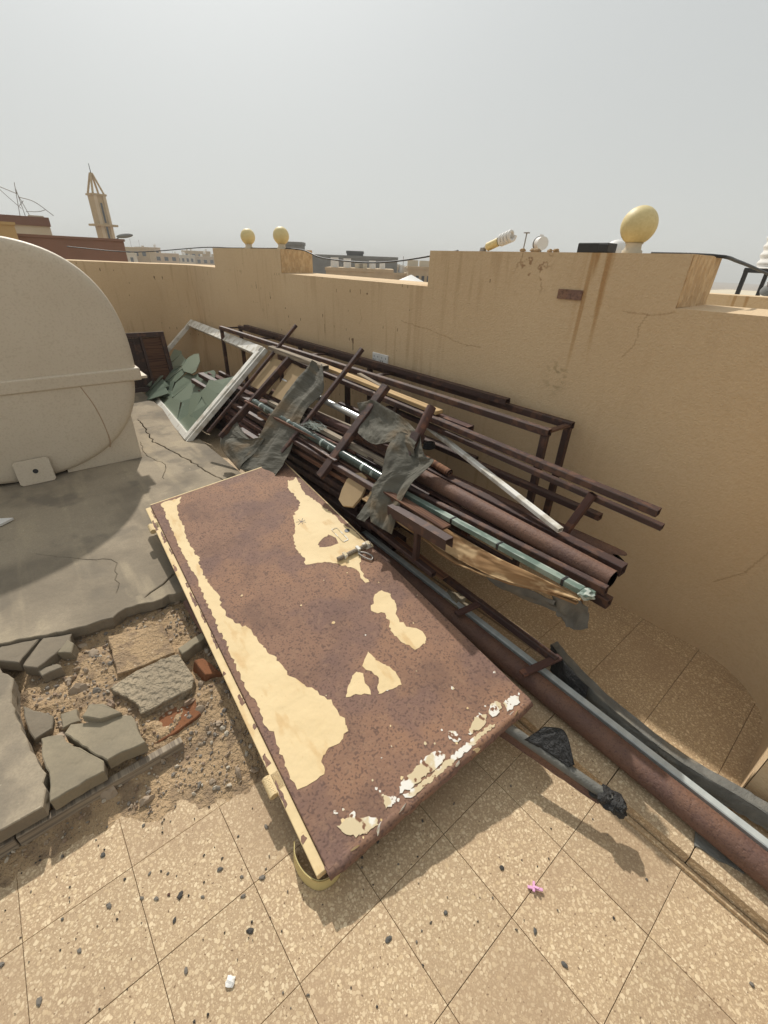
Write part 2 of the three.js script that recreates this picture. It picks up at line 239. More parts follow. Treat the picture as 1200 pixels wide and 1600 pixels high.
// fabrics, wood, plastics
const tCloth = tex(512, 512, 0.6, (u, v) => { const b = fbm(u * 4, v * 4, 4, 5), w = 0.5 + 0.5 * Math.sin(u * 1200) * Math.sin(v * 1200); let c = mix(rgb(78, 76, 68), rgb(108, 104, 92), b); c = mix(c, rgb(132, 108, 78), 0.75 * sm(0.52, 0.72, fbm(u * 3 + 8, v * 3, 3, 4))); c = mix(c, rgb(120, 116, 104), 0.4 * sm(0.6, 0.8, fbm(u * 10, v * 10 + 4, 10, 3))); return mix(c, rgb(54, 52, 46), 0.18 * w); });
M.cloth = mat({ map: tCloth, bumpMap: tex(256, 256, 0.3, (u, v) => fbm(u * 10, v * 10, 10, 5), false), bumpScale: 0.01, roughness: 0.95 });
M.felt = mat({ map: tex(512, 512, 0.6, (u, v) => { const b = fbm(u * 5, v * 5, 5, 5); return mix(mix(rgb(118, 88, 58), rgb(164, 130, 90), b), rgb(206, 180, 140), 0.7 * sm(0.52, 0.72, fbm(u * 7, v * 7 + 2, 7, 4))); }), roughness: 1 });
M.membrane = mat({ map: tex(512, 512, 0.5, (u, v) => mix(mix(rgb(92, 91, 86), rgb(128, 126, 118), fbm(u * 8, v * 8, 8, 5)), rgb(146, 134, 114), 0.5 * sm(0.55, 0.7, fbm(u * 5 + 3, v * 5, 5, 3)))), bumpMap: tSandB, bumpScale: 0.004, roughness: 0.9 });
M.bitumen = mat({ color: new THREE.Color(0.022, 0.021, 0.02), roughness: 0.7, bumpMap: tSandB, bumpScale: 0.01 });
const wood = (a, b) => tex(512, 256, [1.2, 0.25], (u, v) => { const g = fbm(u * 6, v * 40, 40, 4); return mix(a, b, sm(0.3, 0.7, g)); });
M.pine = mat({ map: wood(rgb(168, 138, 96), rgb(194, 164, 118)), roughness: 0.85 });
M.oldWood = mat({ map: wood(rgb(96, 64, 46), rgb(146, 104, 74)), roughness: 0.9 });
M.darkWood = mat({ map: wood(rgb(70, 46, 36), rgb(110, 78, 58)), roughness: 0.95 });
M.greyWood = mat({ map: wood(rgb(118, 106, 92), rgb(158, 144, 124)), roughness: 0.9 });
M.board = mat({ map: tex(128, 128, 0.6, (u, v) => mix(rgb(150, 126, 94), rgb(172, 148, 112), fbm(u * 6, v * 6, 6, 5))), roughness: 0.9 });
M.glass = [[0.165, 0.205, 0.15], [0.135, 0.175, 0.13], [0.20, 0.24, 0.18]].map(c => mat({ color: new THREE.Color(...c), roughness: 0.42, bumpMap: tSandB, bumpScale: 0.001 }));
const tGreen = tex(512, 256, [0.5, 0.16], (u, v) => { const b = fbm(u * 10, v * 6, 10, 5); return mix(mix(rgb(96, 114, 104), rgb(136, 150, 138), sm(0.35, 0.65, b)), rgb(200, 202, 192), 0.7 * sm(0.54, 0.7, fbm(u * 4 + 3, v * 10, 10, 4))); });
M.greenWrap = mat({ map: tGreen, roughness: 0.45 });
M.darkWrap = mat({ map: tex(256, 256, 0.4, (u, v) => mix(mix(rgb(38, 46, 42), rgb(74, 88, 80), fbm(u * 4, v * 12, 12, 4)), rgb(170, 182, 174), sm(0.66, 0.74, fbm(u * 3, v * 14 + 5, 14, 4)))), roughness: 0.22 });
M.black = mat({ color: new THREE.Color(0.016, 0.016, 0.017), roughness: 0.5 });
M.tank = mat({ map: tex(512, 512, 0.9, (u, v) => { const f = vn(u * 130, v * 130, 130), b = fbm(u * 4, v * 4, 4, 4); return mix(mix(rgb(202, 188, 166), rgb(212, 199, 178), b), rgb(184, 168, 144), 0.35 * sm(0.5, 0.95, f)); }), roughness: 0.55, bumpMap: grainB, bumpScale: 0.0004 });
M.tankStain = mat({ color: new THREE.Color(0.42, 0.30, 0.20), roughness: 0.9 });
M.globe = mat({ map: tex(256, 256, 0.2, (u, v) => mix(rgb(204, 184, 128), rgb(220, 202, 148), fbm(u * 30, v * 30, 30, 3))), roughness: 0.55 });
M.white = mat({ color: new THREE.Color(0.72, 0.70, 0.66), roughness: 0.6 });
M.yellow = mat({ color: new THREE.Color(0.60, 0.49, 0.22), roughness: 0.7 });
M.pink = mat({ color: new THREE.Color(0.70, 0.36, 0.55), roughness: 0.7 });
const bmat = (r, g, b) => mat({ map: tex(128, 128, 4, (u, v) => mix(rgb(r * 0.9, g * 0.9, b * 0.88), rgb(r, g, b), fbm(u * 10, v * 10, 10, 4))), roughness: 0.95 });
M.bBeige = bmat(196, 172, 138); M.bGrey = bmat(128, 128, 126); M.bBrown = bmat(134, 104, 90); M.bOchre = bmat(184, 158, 114); M.bPale = bmat(210, 198, 176); M.bDark = bmat(84, 84, 86); M.bSand = bmat(206, 184, 150);
M.window = mat({ color: new THREE.Color(0.03, 0.035, 0.04), roughness: 0.2 });
M.earth = mat({ map: tSand, roughness: 1 });

// ---------------------------------------------------------------- ground far below, roof body, terrazzo
console.log('setting');
{
  const g = new THREE.PlaneGeometry(1600, 1600, 1, 1); g.rotateX(-Math.PI / 2); g.translate(0, -9, 0);
  struct(mesh('ground', triUV(g), M.earth));
}
const floor = struct(mesh('terrazzo_floor', box(-7, 2.3, -0.35, -0.0045, -6.7, 5), M.grout));
const TX0 = -0.405, TZ0 = -0.8535;
{
  const variants = [0, 1, 2, 3, 4, 5].map((i) => { const r = rng(40 + i), g = triUV(new RoundedBoxGeometry(0.2486, 0.02, 0.2486, 1, 0.001), [r() * 1.3, r() * 1.3]); g.translate(0, -0.01, 0); return g; });
  const r = rng(3);
  const put = (x, z) => { const t = mesh('tile', variants[Math.floor(r() * 6)], M.terrazzo[Math.floor(r() * 3)], floor); t.position.set(x, (r() - 0.5) * 0.0012, z); t.rotation.set((r() - 0.5) * 0.002, Math.floor(r() * 4) * Math.PI / 2, (r() - 0.5) * 0.002); };
  for (let i = -6; i < 6; i++) for (let j = -3; j < 8; j++) { const x = TX0 + 0.25 * i + 0.125, z = TZ0 + 0.25 * j + 0.125; put(x, z); }
  // balcony strip behind the kerb
  for (let k = -24; k < 3; k++) for (const x of [1.465, 1.715 + 0.12, 2.085]) {
    const g = variants[Math.floor(r() * 6)], t = mesh('tile', g, M.terrazzoDull, floor); t.position.set(x === 1.465 ? 1.5875 : x, 0, -0.377 + 0.25 * k + 0.125);
  }
}
// raised kerb between terrace and balcony strip
{
  const k = thing('kerb', 'low raised kerb of terrazzo slabs carrying the long rusty pipe', 'kerb');
  for (let j = -22; j < 10; j++) { const z = TZ0 + 0.25 * j; mesh('kerb_slab', rbox(1.09, 1.40, -0.003, 0.05 + (PT[j + 40] - 0.5) * 0.001, z + 0.0012, z + 0.2488, 0.002, 1), M.terrazzo[(j + 33) % 3], k); }
  mesh('mortar_bead', rbox(1.072, 1.0885, -0.003, 0.013, -1.05, 1.7, 0.004, 1), M.terrazzoDull, k);
}
// ---------------------------------------------------------------- parapet wall (long face at X = 2.07)
{
  const w = thing('parapet_wall', 'long ochre rendered parapet wall behind the scrap heap', 'wall');
  const IN = [], OUT = [], U = [], TH = 0.32;
  const add = (x, z, ox, oz) => { IN.push([x, z]); OUT.push([ox, oz]); };
  for (let i = 0; i <= 20; i++) { const x = -6 + i * (7.67 / 20); add(x, -6.5, x, -6.5 - TH); }
  for (let i = 1; i <= 14; i++) { const a = i / 14 * Math.PI / 2; add(1.67 + 0.4 * Math.sin(a), -6.1 - 0.4 * Math.cos(a), 1.67 + 0.72 * Math.sin(a), -6.1 - 0.72 * Math.cos(a)); }
  for (let i = 1; i <= 20; i++) { const z = -6.1 + i * (5.95 / 20); add(2.07, z, 2.07 + TH, z); }
  for (let i = 1; i <= 16; i++) { const a = i / 16 * Math.PI / 2; add(1.74 + 0.33 * Math.cos(a), -0.15 + 0.335 * Math.sin(a), 1.74 + 0.65 * Math.cos(a), -0.15 + 0.655 * Math.sin(a)); }
  add(1.43, 0.185, 1.43 + TH, 0.185 + TH); 
  let s = 0; for (let i = 0; i < IN.length; i++) { if (i) s += Math.hypot(IN[i][0] - IN[i - 1][0], IN[i][1] - IN[i - 1][1]); U.push(s); }
  const k0 = U[34] - IN[34][1]; for (let i = 0; i < U.length; i++) U[i] -= k0;
  const top = (i) => i < 21 ? 1.385 + 0.10 * (20 - i) / 20 * 1.2 : i === 21 ? 1.385 : 1.385;
  const strip = (f, flip) => { const pos = [], uv = [], idx = [], n = IN.length; for (let i = 0; i < n; i++) for (const e of f(i)) { pos.push(e[0], e[1], e[2]); uv.push(e[3], e[4]); } for (let i = 0; i < n - 1; i++) { const p = i * 2; flip ? idx.push(p, p + 2, p + 1, p + 1, p + 2, p + 3) : idx.push(p, p + 1, p + 2, p + 1, p + 3, p + 2); } const g = new THREE.BufferGeometry(); g.setAttribute('position', new THREE.Float32BufferAttribute(pos, 3)); g.setAttribute('uv', new THREE.Float32BufferAttribute(uv, 2)); g.setIndex(idx); g.computeVertexNormals(); return g; };
  const ys = (i) => { const h = top(i); return h; };
  mesh('wall_body', merge([
    strip((i) => [[IN[i][0], -0.3, IN[i][1], U[i], -0.3], [IN[i][0], ys(i), IN[i][1], U[i], ys(i)]], true),
    strip((i) => [[IN[i][0], ys(i), IN[i][1], U[i], ys(i)], [OUT[i][0], ys(i) + 0.006, OUT[i][1], U[i], ys(i) - 0.3]], true),
    strip((i) => [[OUT[i][0], -6, OUT[i][1], U[i], 0], [OUT[i][0], ys(i) + 0.006, OUT[i][1], U[i], ys(i)]], false)]), M.wall, w);
  for (const [z0, z1] of [[-5.4, -3.89], [-2.08, -0.705]]) {
    const b = mesh('raised_block', box(2.0705, 2.39, 1.385, 1.568, z0, z1), M.wall, w);
    mesh('rough_end', box(2.075, 2.386, 1.3875, 1.5655, z1 + 0.0005, z1 + 0.004), M.reveal, b);
  }
  const v = mesh('rusty_plate', box(2.062, 2.0695, 1.383, 1.423, -1.215, -1.097), M.rust, w);
  const e = thing('end_wall', 'sunlit ochre return wall beside the curved end of the balcony strip', 'wall');
  mesh('wall_body', box(1.4305, 1.75, -0.3, 1.385, 0.1875, 4.5), M.wall, e);
}
// ---------------------------------------------------------------- broken concrete platform
{
  const slab = thing('concrete_platform', 'cracked grey concrete platform under the water tank', 'platform');
  const notch = [[-0.303, -1.10], [-0.285, -1.205], [-0.305, -1.29], [-0.333, -1.454], [-0.347, -1.59], [-0.337, -1.69], [-0.37, -1.78], [-0.43, -1.82], [-0.47, -1.90], [-0.362, -1.925], [-0.24, -1.882], [-0.132, -1.844], [0.018, -1.814], [0.075, -1.845], [0.126, -1.838], [0.19, -1.815], [0.252, -1.82], [0.368, -1.788], [0.52, -1.75], [0.66, -1.62], [0.70, -1.35], [0.74, -1.10]];
  const outline = (f) => [[-5.5, f], ...jagged(notch.map((p, i) => (i === 0 || i === notch.length - 1) ? [p[0], f] : p), 0.03, 0.006, 11, false), [1.085, f], [1.085, -6.49], [-5.5, -6.49]];
  const slit = (pts, w, seed) => { const q = jagged(pts, 0.035, 0.009, seed, false), L = [], Rr = []; q.forEach((p, i) => { const a = q[Math.max(0, i - 1)], b = q[Math.min(q.length - 1, i + 1)], dx = b[0] - a[0], dz = b[1] - a[1], l = Math.hypot(dx, dz) || 1, ww = w * (i === 0 || i === q.length - 1 ? 0.15 : 0.5 + 0.5 * PT[i * 13 + seed]); L.push([p[0] - dz / l * ww, p[1] + dx / l * ww]); Rr.push([p[0] + dz / l * ww, p[1] - dx / l * ww]); }); return L.concat(Rr.reverse()); };
  const holes = [
    slit([[0.377, -2.002], [0.287, -1.945], [0.235, -1.905], [0.165, -1.868]], 0.0055, 1),
    slit([[0.795, -4.582], [0.79, -4.4], [0.751, -3.892], [0.794, -3.652], [0.841, -3.438], [0.863, -3.284], [0.904, -2.999], [0.936, -2.819]], 0.006, 2),
    slit([[-0.19, -2.56], [-0.027, -2.397], [0.10, -2.28], [0.118, -2.233], [0.09, -2.05], [0.07, -1.98]], 0.0007, 3),
    slit([[0.60, -3.10], [0.69, -3.35], [0.62, -3.62], [0.66, -3.95]], 0.002, 4),
    slit([[-0.55, -1.93], [-0.75, -1.99], [-1.0, -1.96], [-1.4, -2.02]], 0.004, 5)];
  mesh('top_screed', plan(outline(-1.10), 0.072, 0.12, holes, 0.003), M.concrete, slab);
  mesh('base_layer', plan([[-5.5, -1.128], [-0.32, -1.128], ...notch.slice(1, -1).map(p => [p[0] - 0.004, p[1] - 0.012]), [0.72, -1.128], [1.084, -1.128], [1.084, -6.48], [-5.5, -6.48]], -0.003, 0.0715, [], 0), M.concrete, slab);
  // loose pieces
  const piece = (name, poly, y0, y1, m, label, tilt = [0, 0], seed = 3, group) => { const c = poly.reduce((a, p) => [a[0] + p[0] / poly.length, a[1] + p[1] / poly.length], [0, 0]); const q = jagged(poly.map(p => [p[0] - c[0], p[1] - c[1]]), 0.024, 0.003, seed); const pg = plan(q, 0, y1 - y0, [], 0.003), pp = pg.attributes.position;
    for (let i = 0; i < pp.count; i++) { const px = pp.getX(i), py = pp.getY(i), pz = pp.getZ(i), top = py > (y1 - y0) * 0.8; pp.setXYZ(i, px + (top ? 0 : 0.008 * nz(px * 60 + py * 90, pz * 60)), py + (top ? 0.005 * nz(px * 22 + seed, pz * 22) : 0), pz + (top ? 0 : 0.008 * nz(pz * 60 + 7, px * 60 + py * 90))); } pg.computeVertexNormals(); const o = mesh(name, pg, m); o.position.set(c[0], y0, c[1]); o.rotation.set(tilt[0], 0, tilt[1]); return tag(o, label, 'concrete piece', group); };
  piece('screed_fragment', [[-0.425, -1.895], [-0.363, -1.912], [-0.238, -1.876], [-0.317, -1.778], [-0.372, -1.83]], 0.062, 0.112, M.concrete, 'wedge of cracked grey screed at the back left of the broken hole', [0.01, -0.02], 21);
  piece('screed_fragment', [[-0.228, -1.870], [-0.135, -1.83], [-0.144, -1.79], [-0.262, -1.708], [-0.308, -1.75]], 0.058, 0.108, M.concrete, 'pointed grey screed plate tilted into the sandy hole', [0.03, -0.03], 22);
  piece('screed_slab', [[-0.219, -1.318], [-0.201, -1.345], [-0.073, -1.282], [-0.034, -1.257], [-0.025, -1.125], [-0.134, -1.138], [-0.185, -1.239]], 0.072, 0.12, M.screed, 'pale grey slab piece at the front edge with a chip missing', [0.0, 0.01], 23);
  piece('screed_slab', [[-0.282, -1.35], [-0.226, -1.322], [-0.224, -1.288], [-0.192, -1.236], [-0.142, -1.14], [-0.145, -1.108], [-0.288, -1.104], [-0.276, -1.206], [-0.29, -1.275]], 0.071, 0.119, M.screed, 'brown stained slab piece split off along the front edge', [0.006, 0.0], 24);
  piece('screed_chip', [[-0.165, -1.336], [-0.135, -1.369], [-0.099, -1.347], [-0.06, -1.275], [-0.124, -1.292]], 0.112, 0.142, M.screed, 'small pale chip lying loose on the front slab piece', [0.05, -0.06], 25);
  piece('concrete_block', [[0.011, -1.474], [0.122, -1.474], [0.181, -1.459], [0.193, -1.303], [0.171, -1.266], [-0.007, -1.269], [-0.008, -1.33], [-0.066, -1.453]], 0.03, 0.095, M.roughConcrete, 'rough pebbly light grey concrete lump beside the red brick', [0.03, 0.02], 26);
  piece('mortar_plate', [[-0.018, -1.761], [0.182, -1.695], [0.176, -1.496], [0.048, -1.504], [-0.032, -1.523]], 0.035, 0.076, M.sand, 'flat sand coloured mortar plate inside the broken hole', [0.0, 0.02], 27);
  piece('concrete_strip', [[0.192, -1.491], [0.296, -1.51], [0.301, -1.472], [0.197, -1.448]], 0.05, 0.10, M.screed, 'short narrow concrete strip pointing at the rusty pipe stub', [0.0, 0.05], 28);
  piece('grey_stone', [[-0.187, -1.748], [-0.144, -1.794], [-0.129, -1.758], [-0.147, -1.717]], 0.06, 0.115, M.screed, 'thumb shaped grey stone standing in the sand', [0.15, 0.1], 29);
  piece('screed_fragment', [[-0.33, -1.556], [-0.254, -1.46], [-0.265, -1.413], [-0.313, -1.396], [-0.328, -1.485]], 0.04, 0.088, M.concrete, 'dark broken screed fragment at the left rim of the hole', [0.1, -0.12], 30);
  piece('screed_fragment', [[-0.267, -1.711], [-0.199, -1.702], [-0.189, -1.664], [-0.256, -1.668]], 0.05, 0.092, M.concrete, 'small flat fragment below the pointed screed plate', [-0.08, 0.06], 31);
  piece('screed_fragment', [[-0.227, -1.466], [-0.179, -1.452], [-0.18, -1.394], [-0.229, -1.398]], 0.03, 0.07, M.screed, 'square grey fragment half buried in sand behind the front slabs', [0.05, 0.05], 32);
  piece('red_brick', [[0.205, -1.394], [0.242, -1.391], [0.278, -1.283], [0.215, -1.305]], 0.02, 0.088, M.brick, 'broken red brick end beside the rough concrete lump', [0.1, -0.2], 33).userData.category = 'brick';
  piece('red_brick', [[-0.01, -1.25], [0.06, -1.258], [0.168, -1.25], [0.16, -1.17], [0.10, -1.163], [0.04, -1.155], [-0.012, -1.16]], 0.0, 0.052, M.brick, 'long red brick exposed low along the front of the platform', [0.05, 0.03], 34).userData.category = 'brick';
  const sk = thing('skirting', 'weathered pale skirting strip along the foot of the platform', 'skirting');
  mesh('skirting_board', rbox(-0.385, 0.075, -0.003, 0.056, -1.125, -1.098, 0.004), M.greyWood, sk);
  mesh('skirting_board', rbox(-1.9, -0.389, -0.003, 0.052, -1.128, -1.101, 0.004), M.greyWood, sk);
  // sand and rubble bed: fills the hole and spills over the terrazzo
  const nx = 150, nzv = 150, x0 = -0.62, x1 = 0.95, z0 = -1.96, z1 = -0.72, g = new THREE.PlaneGeometry(x1 - x0, z1 - z0, nx, nzv); g.rotateX(-Math.PI / 2); g.translate((x0 + x1) / 2, 0, (z0 + z1) / 2);
  const p = g.attributes.position;
  const bed = (x, z) => {
    const n = nz(x * 9, z * 9), f = nz(x * 45 + 9, z * 45), inH = sm(-1.06, -1.22, z) * sm(-0.36, -0.30, x - 0.0);
    const edge = -0.985 + 0.19 * sm(-0.3, 0.25, x) + 0.03 * nz(x * 14, 3) * 3;
    const spill = 0.014 * sm(edge, edge - 0.17, z) + 0.028 * sm(-0.05, 0.35, x) * sm(-0.86, -1.12, z);
    const h = inH * (0.052 + 0.05 * n) + (1 - inH) * (spill + 0.010 * n * sm(edge, edge - 0.1, z) - 0.004 * (z > edge ? 1 : 0));
    return h + 0.016 * f * (0.25 + inH) - 0.002;
  };
  for (let i = 0; i < p.count; i++) p.setY(i, bed(p.getX(i), p.getZ(i)));
  g.computeVertexNormals(); const uv = g.attributes.uv; for (let i = 0; i < p.count; i++) uv.setXY(i, p.getX(i), p.getZ(i));
  const sand = mesh('sand_and_rubble', g, M.sand); sand.userData = { kind: 'stuff', label: 'sandy rubble and dirt spilling from the broken platform', category: 'rubble' };
  const r = rng(12), dm = new THREE.Object3D();
  const inst = (name, geo, m, n, f, label, cat) => { const im = new THREE.InstancedMesh(geo, m, n); let k = 0; for (let t = 0; t < n * 8 && k < n; t++) { const q = f(); if (!q) continue; dm.position.set(q[0], q[1], q[2]); dm.rotation.set(r() * 6, r() * 6, r() * 6); dm.scale.setScalar(q[3]); dm.updateMatrix(); im.setMatrixAt(k++, dm.matrix); } im.count = k; im.castShadow = im.receiveShadow = true; im.name = numbered(name); im.userData = { kind: 'stuff', label, category: cat }; scene.add(im); };
  const spot = (big) => () => { const x = -0.6 + r() * 1.4, z = -1.9 + r() * 1.1, y = bed(x, z); if (z > -1.13 && y < 0.003) return null; if (x < -0.3 && z < -1.12) return null; return [x, y + 0.002, z, big * (0.4 + r() * r() * 1.6)]; };
  for (let i = 0; i < 5; i++) inst('gravel', lump(0.0055, 60 + i, 0.7), M.stone[i], [600, 260, 900, 500, 300][i], spot(1), ['grey', 'dark grey', 'sandy', 'brown', 'pale'][i] + ' gravel scattered through the rubble', 'gravel');
  for (let i = 0; i < 4; i++) inst('rubble_chips', lump(0.016, 70 + i, 0.5), M.stone[[0, 2, 3, 2][i]], [16, 40, 26, 40][i], spot(1), ['grey', 'sandy', 'brown', 'tan'][i] + ' rubble chips lying in the broken hole', 'rubble');
  for (let i = 0; i < 2; i++) inst('grit', lump(0.003, 90 + i, 0.6, 0), M.darkPebble[i * 2], 190, () => { const z = -1.1 + r() * r() * 1.9, x = -0.75 + r() * 1.8; return [x, 0.002, z, 0.5 + r()]; }, ['dark', 'brown'][i] + ' grit scattered over the terrazzo', 'grit');
}
tag(mesh('pipe_stub', pipe([0.312, 0.10, -1.74], [0.315, 0.088, -1.361], 0.019, 0.003, 18, 0.004), M.pipeRust), 'short rusty pipe stub ending beside the door over the rubble', 'pipe');
{ // countable pebbles on the tiles
  const P = [[-0.301, -1.004], [-0.211, -0.935], [-0.223, -0.799], [-0.322, -0.844], [-0.298, -0.748], [-0.384, -0.708], [-0.121, -0.806], [-0.099, -0.66], [-0.071, -0.703], [-0.122, -0.736], [-0.094, -0.725], [-0.025, -0.662], [0.035, -0.693], [0.075, -0.638], [0.119, -0.6], [0.044, -0.517], [0.06, -0.595], [-0.107, -0.547], [-0.152, -0.762], [-0.447, -0.838], [0.365, -0.462], [0.425, -0.465], [0.311, -0.279], [0.463, -0.222], [0.664, -0.188], [0.622, 0.035], [0.966, 0.092], [0.95, 0.347], [0.619, -0.048], [0.569, -0.42], [0.185, -0.709]];
  const r = rng(31), gs = [0, 1, 2, 3].map(i => lump(0.0085, 120 + i, 0.5)), nm = ['black', 'dark grey', 'grey brown', 'dark red'];
  P.forEach(([x, z], i) => { const k = i === 10 ? 3 : Math.floor(r() * 3), o = mesh('pebble', gs[Math.floor(r() * 4)], M.darkPebble[k]); o.position.set(x, 0.0022, z); o.rotation.y = r() * 6; const s = 0.45 + r() * 0.45; o.scale.set(s * 1.15, s, s * 0.8); tag(o, `small ${nm[k]} pebble lying on the terrazzo tiles`, 'pebble', `${nm[k]} pebbles on the terrazzo`); });
  const pk = thing('plastic_scrap', 'crumpled pink plastic scrap on a tile joint', 'litter', undefined, [0.694, 0.006, -0.103]);
  mesh('strip', solidBar([-0.012, 0, -0.012], [0.014, 0.003, 0.02], 0.008, 0.005), M.pink, pk); mesh('strip', solidBar([0.012, 0.002, -0.008], [-0.01, 0.004, 0.006], 0.007, 0.004), M.pink, pk); mesh('strip', solidBar([0, 0.003, -0.002], [0.004, 0.012, 0.012], 0.006, 0.004), M.pink, pk);
  const ch = tag(mesh('plaster_chip', lump(0.012, 201, 0.4), M.white), 'small white plaster chip on the terrazzo', 'chip'); ch.position.set(-0.032, 0.004, -0.461);
}
console.log('tank');
// ---------------------------------------------------------------- water tank
{
  const t = thing('water_tank', 'large cream fibreglass water tank standing on the platform', 'water tank', undefined, [-0.1, 0.12, -3.58]);
  const se = (a, hw, hh, n) => { const c = Math.cos(a), s = Math.sin(a); return [hw * Math.sign(c) * Math.pow(Math.abs(c), 2 / n), hh * Math.pow(Math.abs(s), 2 / n)]; };
  const shell = (hw, hh, n, y0, dir, L, zf) => {              // half section swept along Z with a rounded end and a closed face
    const N = 60, prof = [[0.0, 0], [0.6, 0], [0.9, 0.0], [0.955, -0.004], [0.985, -0.014], [0.997, -0.03], [1, -0.055], [1, -L + 0.05], [0.99, -L], [0, -L]];
    const pos = [], idx = []; for (const [k, z] of prof) for (let i = 0; i <= N; i++) { const [x, y] = se(i / N * Math.PI, hw, hh, n); const kk = k < 0.9 ? k : 1 - (1 - k) * 0.8 / hw; pos.push(x * kk, y0 + dir * y * kk, zf + z); }
    for (let j = 0; j < prof.length - 1; j++) for (let i = 0; i < N; i++) { const p = j * (N + 1) + i; dir > 0 ? idx.push(p, p + N + 1, p + 1, p + 1, p + N + 1, p + N + 2) : idx.push(p, p + 1, p + N + 1, p + 1, p + N + 2, p + N + 1); }
    const g = new THREE.BufferGeometry(); g.setAttribute('position', new THREE.Float32BufferAttribute(pos, 3)); g.setIndex(idx); g.computeVertexNormals(); const q = g.toNonIndexed(); q.setAttribute('uv', new THREE.Float32BufferAttribute(new Float32Array(q.attributes.position.count * 2), 2)); return triUV(q);
  };
  mesh('upper_shell', shell(0.80, 0.79, 2.8, 0.665, 1, 2.1, 0), M.tank, t);
  mesh('lower_shell', shell(0.775, 0.662, 2.15, 0.664, -1, 2.06, 0.012), M.tank, t);
  mesh('flange', rbox(-0.835, 0.815, 0.585, 0.672, -2.12, 0.022, 0.012, 3), M.tank, t);
  for (const s of [1, -1]) mesh('foot', rbox(s > 0 ? 0.2 : -0.69, s > 0 ? 0.688 : -0.2, 0, 0.585, -0.05, -0.012, 0.004), M.tank, t);
  for (const s of [1, -1]) mesh('foot', rbox(s > 0 ? 0.2 : -0.69, s > 0 ? 0.688 : -0.2, 0, 0.585, -2.04, -1.99, 0.004), M.tank, t);
  mesh('seam', tubePath([[0.43, 0.585, 0.009], [0.475, 0.45, 0.009], [0.50, 0.30, 0.009], [0.505, 0.17, 0.008], [0.495, 0.135, 0.004]], 0.005, 30, 6), M.tankStain, t);
  mesh('flange_lip', rbox(0.80, 0.86, 0.585, 0.605, -0.2, -0.02, 0.004), M.tank, t);
  const s = new THREE.Shape(); const a = rrect(0.195, 0.16, 0.012);
  const pl = thing('outlet_plate', 'square cream plate with a dark hole leaning on the tank', 'plate', undefined, [-0.078, 0.12, -3.522]);
  mesh('plate', triUV(new THREE.ExtrudeGeometry(a, { depth: 0.012, bevelEnabled: true, bevelSize: 0.002, bevelThickness: 0.002, bevelSegments: 1 }).translate(0, 0.082, 0)), M.tank, pl).rotation.x = -0.16;
  const hb = mesh('outlet_hole', new THREE.CylinderGeometry(0.0155, 0.0155, 0.004, 20).rotateX(Math.PI / 2).translate(0.005, 0.085, 0.0135), M.black, pl); hb.rotation.x = -0.16;
  const wp = tag(mesh('white_sheet', plan([[-0.62, -3.02], [-0.33, -3.08], [-0.245, -3.03], [-0.30, -2.99], [-0.6, -2.93]], 0.126, 0.140, [], 0.002), M.white), 'bright white plastic sheet lying on the platform beside the tank', 'sheet');
}
console.log('door');
